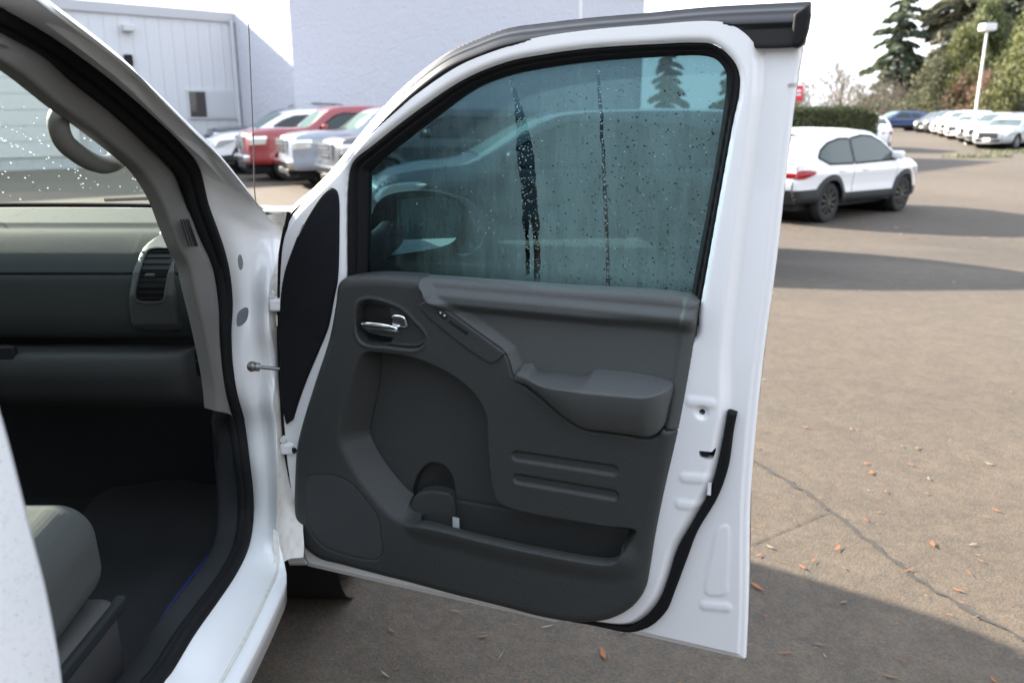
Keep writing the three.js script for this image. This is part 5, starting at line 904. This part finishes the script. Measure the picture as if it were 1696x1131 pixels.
function fir(x, z, h, r, label, color, dens = 1, group = 'conifers beyond the far cars', y0 = 0.1) {
  const t = thing('fir_tree', label, 'conifer', [x, gh(x, z), z], group);
  part('trunk', new THREE.CylinderGeometry(h * 0.004, h * 0.022, h * 0.98, 9).translate(0, h * 0.49, 0), barkM, t);
  const br = [], nb = Math.round(90 * Math.sqrt(dens)), limbs = [];
  for (let i = 0; i < nb; i++) {
    const f = Math.pow((i + rnd(0, 1)) / nb, 0.9), y = h * (y0 + (0.98 - y0) * f), L = r * Math.pow(1 - f, 0.75) * rnd(0.55, 1.18) + 0.15, a = rnd(0, 6.283), droop = rnd(0.12, 0.5) * (1 - 0.5 * f);
    br.push([y, L, a, droop]);
    if (L > 0.8) limbs.push(tube([[0, y, 0], [Math.cos(a) * L * 0.5, y - L * 0.1, Math.sin(a) * L * 0.5], [Math.cos(a) * L * 0.95, y - L * droop, Math.sin(a) * L * 0.95]], 0.03 + L * 0.006, 4, 4));
  }
  if (limbs.length) part('limb', merge(limbs), barkM, t);
  const n = Math.round(17000 * dens);
  part('crown', leaves(n, () => {
    const b = br[Math.floor(rnd(0, nb))], s = Math.sqrt(rnd(0.02, 1)), L = b[1] * s, sp = rnd(-1, 1) * b[1] * 0.30 * (1.15 - s * 0.75), a = b[2];
    const x2 = Math.cos(a) * L - Math.sin(a) * sp, z2 = Math.sin(a) * L + Math.cos(a) * sp;
    return [x2, b[0] - b[1] * b[3] * s * s - Math.abs(sp) * 0.3 - rnd(0, 0.28) * b[1] * 0.5, z2, 0.062 * Math.sqrt(h) * rnd(0.6, 1.3), tint(color, 0.35), [Math.cos(a) + rnd(-0.7, 0.7), -0.5 + rnd(-0.5, 0.3), Math.sin(a) + rnd(-0.7, 0.7)]];
  }, 1.6), leafM, t);
  return t;
}
function bushTree(name, x, z, h, r, label, color, n, group, category = 'conifer', shape = 1) {
  const t = thing(name, label, category, [x, gh(x, z), z], group);
  part('trunk', new THREE.CylinderGeometry(h * 0.01, h * 0.03, h * 0.7, 8).translate(0, h * 0.35, 0), barkM, t);
  const cl = []; for (let i = 0; i < 46; i++) { const f = rnd(0.02, 1), a = rnd(0, 6.283), R = r * (shape ? Math.pow(1 - f, 0.6) * (0.55 + 0.45 * ss(0, 0.12, f)) : Math.sqrt(Math.max(0.02, 1 - (2 * f - 1) ** 2))) * rnd(0.6, 1.05); cl.push([Math.cos(a) * R, h * f, Math.sin(a) * R, r * rnd(0.16, 0.36)]); }
  part('crown', leaves(n, () => { const c = cl[Math.floor(rnd(0, cl.length))]; const u = rnd(-1, 1), a = rnd(0, 6.283), q = Math.sqrt(1 - u * u), R = c[3] * Math.pow(rnd(), 0.33); return [c[0] + R * q * Math.cos(a), Math.max(0.05, c[1] + R * u * 1.5), c[2] + R * q * Math.sin(a), 0.05 * Math.sqrt(h) * rnd(0.5, 1.2), tint(color, 0.3), [rnd(-1, 1), 0.8, rnd(-1, 1)]]; }, 1.3), leafM, t);
}
function bareTree(x, z, h, label) {
  const t = thing('bare_tree', label, 'tree', [x, gh(x, z), z], 'leafless trees beyond the hedge'), list = [];
  const grow2 = (p, d, L, rr, k) => { const q = [p[0] + d[0] * L, p[1] + d[1] * L, p[2] + d[2] * L], m = [mixn(p[0], q[0], 0.5) + rnd(-0.06, 0.06) * L, mixn(p[1], q[1], 0.5), mixn(p[2], q[2], 0.5) + rnd(-0.06, 0.06) * L]; list.push(tube([p, m, q], rr, 3, 4)); if (k <= 0) return; const n = k > 3 ? 4 : 3; for (let i = 0; i < n; i++) { const e = [d[0] * 0.9 + rnd(-0.75, 0.75), Math.abs(d[1]) * 0.8 + rnd(0.05, 0.5), d[2] * 0.9 + rnd(-0.75, 0.75)], l = Math.hypot(...e); grow2(mixn(0, 1, 1) ? p.map((c, j) => mixn(c, q[j], rnd(0.55, 1))) : q, e.map((c) => c / l), L * rnd(0.55, 0.8), rr * 0.55, k - 1); } };
  grow2([0, 0, 0], [0, 1, 0], h * 0.34, h * 0.014, 5);
  part('trunk', list[0], twigM, t); part('twigs', merge(list.slice(1)), twigM, t).userData.kind = 'stuff';
}
const firG = [0.085, 0.12, 0.055], firO = [0.16, 0.15, 0.075], firD = [0.06, 0.09, 0.045], lime = [0.15, 0.165, 0.045], rust = [0.22, 0.13, 0.075];
fir(46.2, -104, 18.8, 4.6, 'slender pointed fir with gaps of sky standing apart before the taller conifers', firG, 0.8, undefined, 0.12);
fir(53.6, -103, 28, 8.0, 'massive olive toned fir with drooping boughs beside the slender fir', firO, 3.2, undefined, 0.05);
fir(50.5, -97, 12.0, 4.0, 'shorter dull green fir tucked between slender and massive firs', [0.075, 0.09, 0.04], 1.2, undefined, 0.03);
fir(61.0, -108, 30, 7.5, 'tall dark green fir behind the light pole', firD, 3.0, undefined, 0.05);
fir(67.0, -112, 32, 8, 'tall dark green fir furthest along the conifer belt', firG, 3.0, undefined, 0.04);
const limeG = 'yellow green cypresses behind the far cars';
bushTree('cypress', 43.2, -83, 9.0, 3.4, 'yellow green cypress behind the dark cars of the far row', lime, 9000, limeG);
bushTree('cypress', 45.6, -84, 11.5, 3.2, 'taller yellow green cypress before the massive fir', [0.13, 0.16, 0.045], 9000, limeG);
bushTree('cypress', 45.8, -76, 10.0, 4.2, 'broad yellow green cypress beyond the light pole', lime, 11000, limeG);
bushTree('cypress', 40.8, -84, 6.5, 3.4, 'low olive cypress beside the dark blue crossover', [0.10, 0.105, 0.045], 7000, limeG);
bushTree('rusty_shrub', 43.4, -80, 4.6, 2.6, 'rust brown winter shrub behind the light pole', rust, 8000, 'brown winter shrubs', 'shrub', 0);
bushTree('rusty_shrub', 33.5, -92, 4.6, 5.0, 'pale brown thicket under the leafless tree', [0.17, 0.14, 0.10], 7000, 'brown winter shrubs', 'shrub', 0);
bushTree('rusty_shrub', 40.5, -98, 4.4, 5.0, 'pale brown thicket at the foot of the slender fir', [0.17, 0.14, 0.10], 7000, 'brown winter shrubs', 'shrub', 0);
bushTree('rusty_shrub', 26.5, -90, 3.6, 4.5, 'pale brown thicket behind the red sign', [0.16, 0.14, 0.10], 6000, 'brown winter shrubs', 'shrub', 0);
bareTree(36.2, -95, 10.5, 'bare grey brown tree between the red sign and the slender fir');
bareTree(29.0, -92, 7.5, 'smaller bare tree just beyond the red sign');
// firs that show faintly through the pane
[[13.4, -74, 8.6, 2.0], [19.8, -76, 7.6, 3.0]].forEach(([x, z, h, r], i) => fir(x, z, h, r, `${['slim', 'broad'][i]} dark conifer showing through the misted door window`, firD, 0.8, 'conifers seen through the door window', 0.02));
// clipped hedge
{
  const hx = [11.2, 15.6], t = thing('clipped_hedge', 'long clipped evergreen hedge behind the white crossover', 'hedge', [11.3, gh(11, -33), -33.5]);
  const L = 5.4, hh = 1.95, dd = 1.9;
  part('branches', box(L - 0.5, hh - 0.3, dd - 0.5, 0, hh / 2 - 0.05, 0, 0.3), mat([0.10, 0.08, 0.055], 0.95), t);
  part('foliage', leaves(26000, () => { const f = rnd(); let x = rnd(-1, 1), y = rnd(0, 1), z = rnd(-1, 1); if (f < 0.45) y = 1 - rnd(0, 0.08); else if (f < 0.8) z = 1 - rnd(0, 0.12); else x = (rnd() < 0.5 ? -1 : 1) * (1 - rnd(0, 0.06)); const round = 1 - 0.10 * Math.max(0, Math.abs(x) - 0.8) * 5 - 0.06 * Math.abs(z) ** 4; return [x * L / 2, y * hh * round + rnd(-0.05, 0.05), z * dd / 2 * (0.92 + 0.08 * (1 - y ** 6)), rnd(0.03, 0.075), tint([0.14, 0.16, 0.045], 0.35), null]; }, 1.3), leafM, t);
}
// grass tufts and leaf litter at the end of the far row
{
  const P = [[22.5, -36.5, 1.6], [18.5, -33.5, 0.9], [24.5, -37, 1.5]];
  setting('grass_tufts', leaves(900, () => { const c = P[Math.floor(rnd(0, P.length))], a = rnd(0, 6.283), R = c[2] * Math.sqrt(rnd()), x = c[0] + Math.cos(a) * R * 1.6, z = c[1] + Math.sin(a) * R * 0.5; return [x, gh(x, z) + rnd(0.01, 0.09), z, rnd(0.02, 0.05), tint([0.13, 0.15, 0.05], 0.4), [rnd(-0.5, 0.5), 1, rnd(-0.5, 0.5)]]; }, 2.2), leafM, 'stuff');
}
renderer.render(scene, camera);
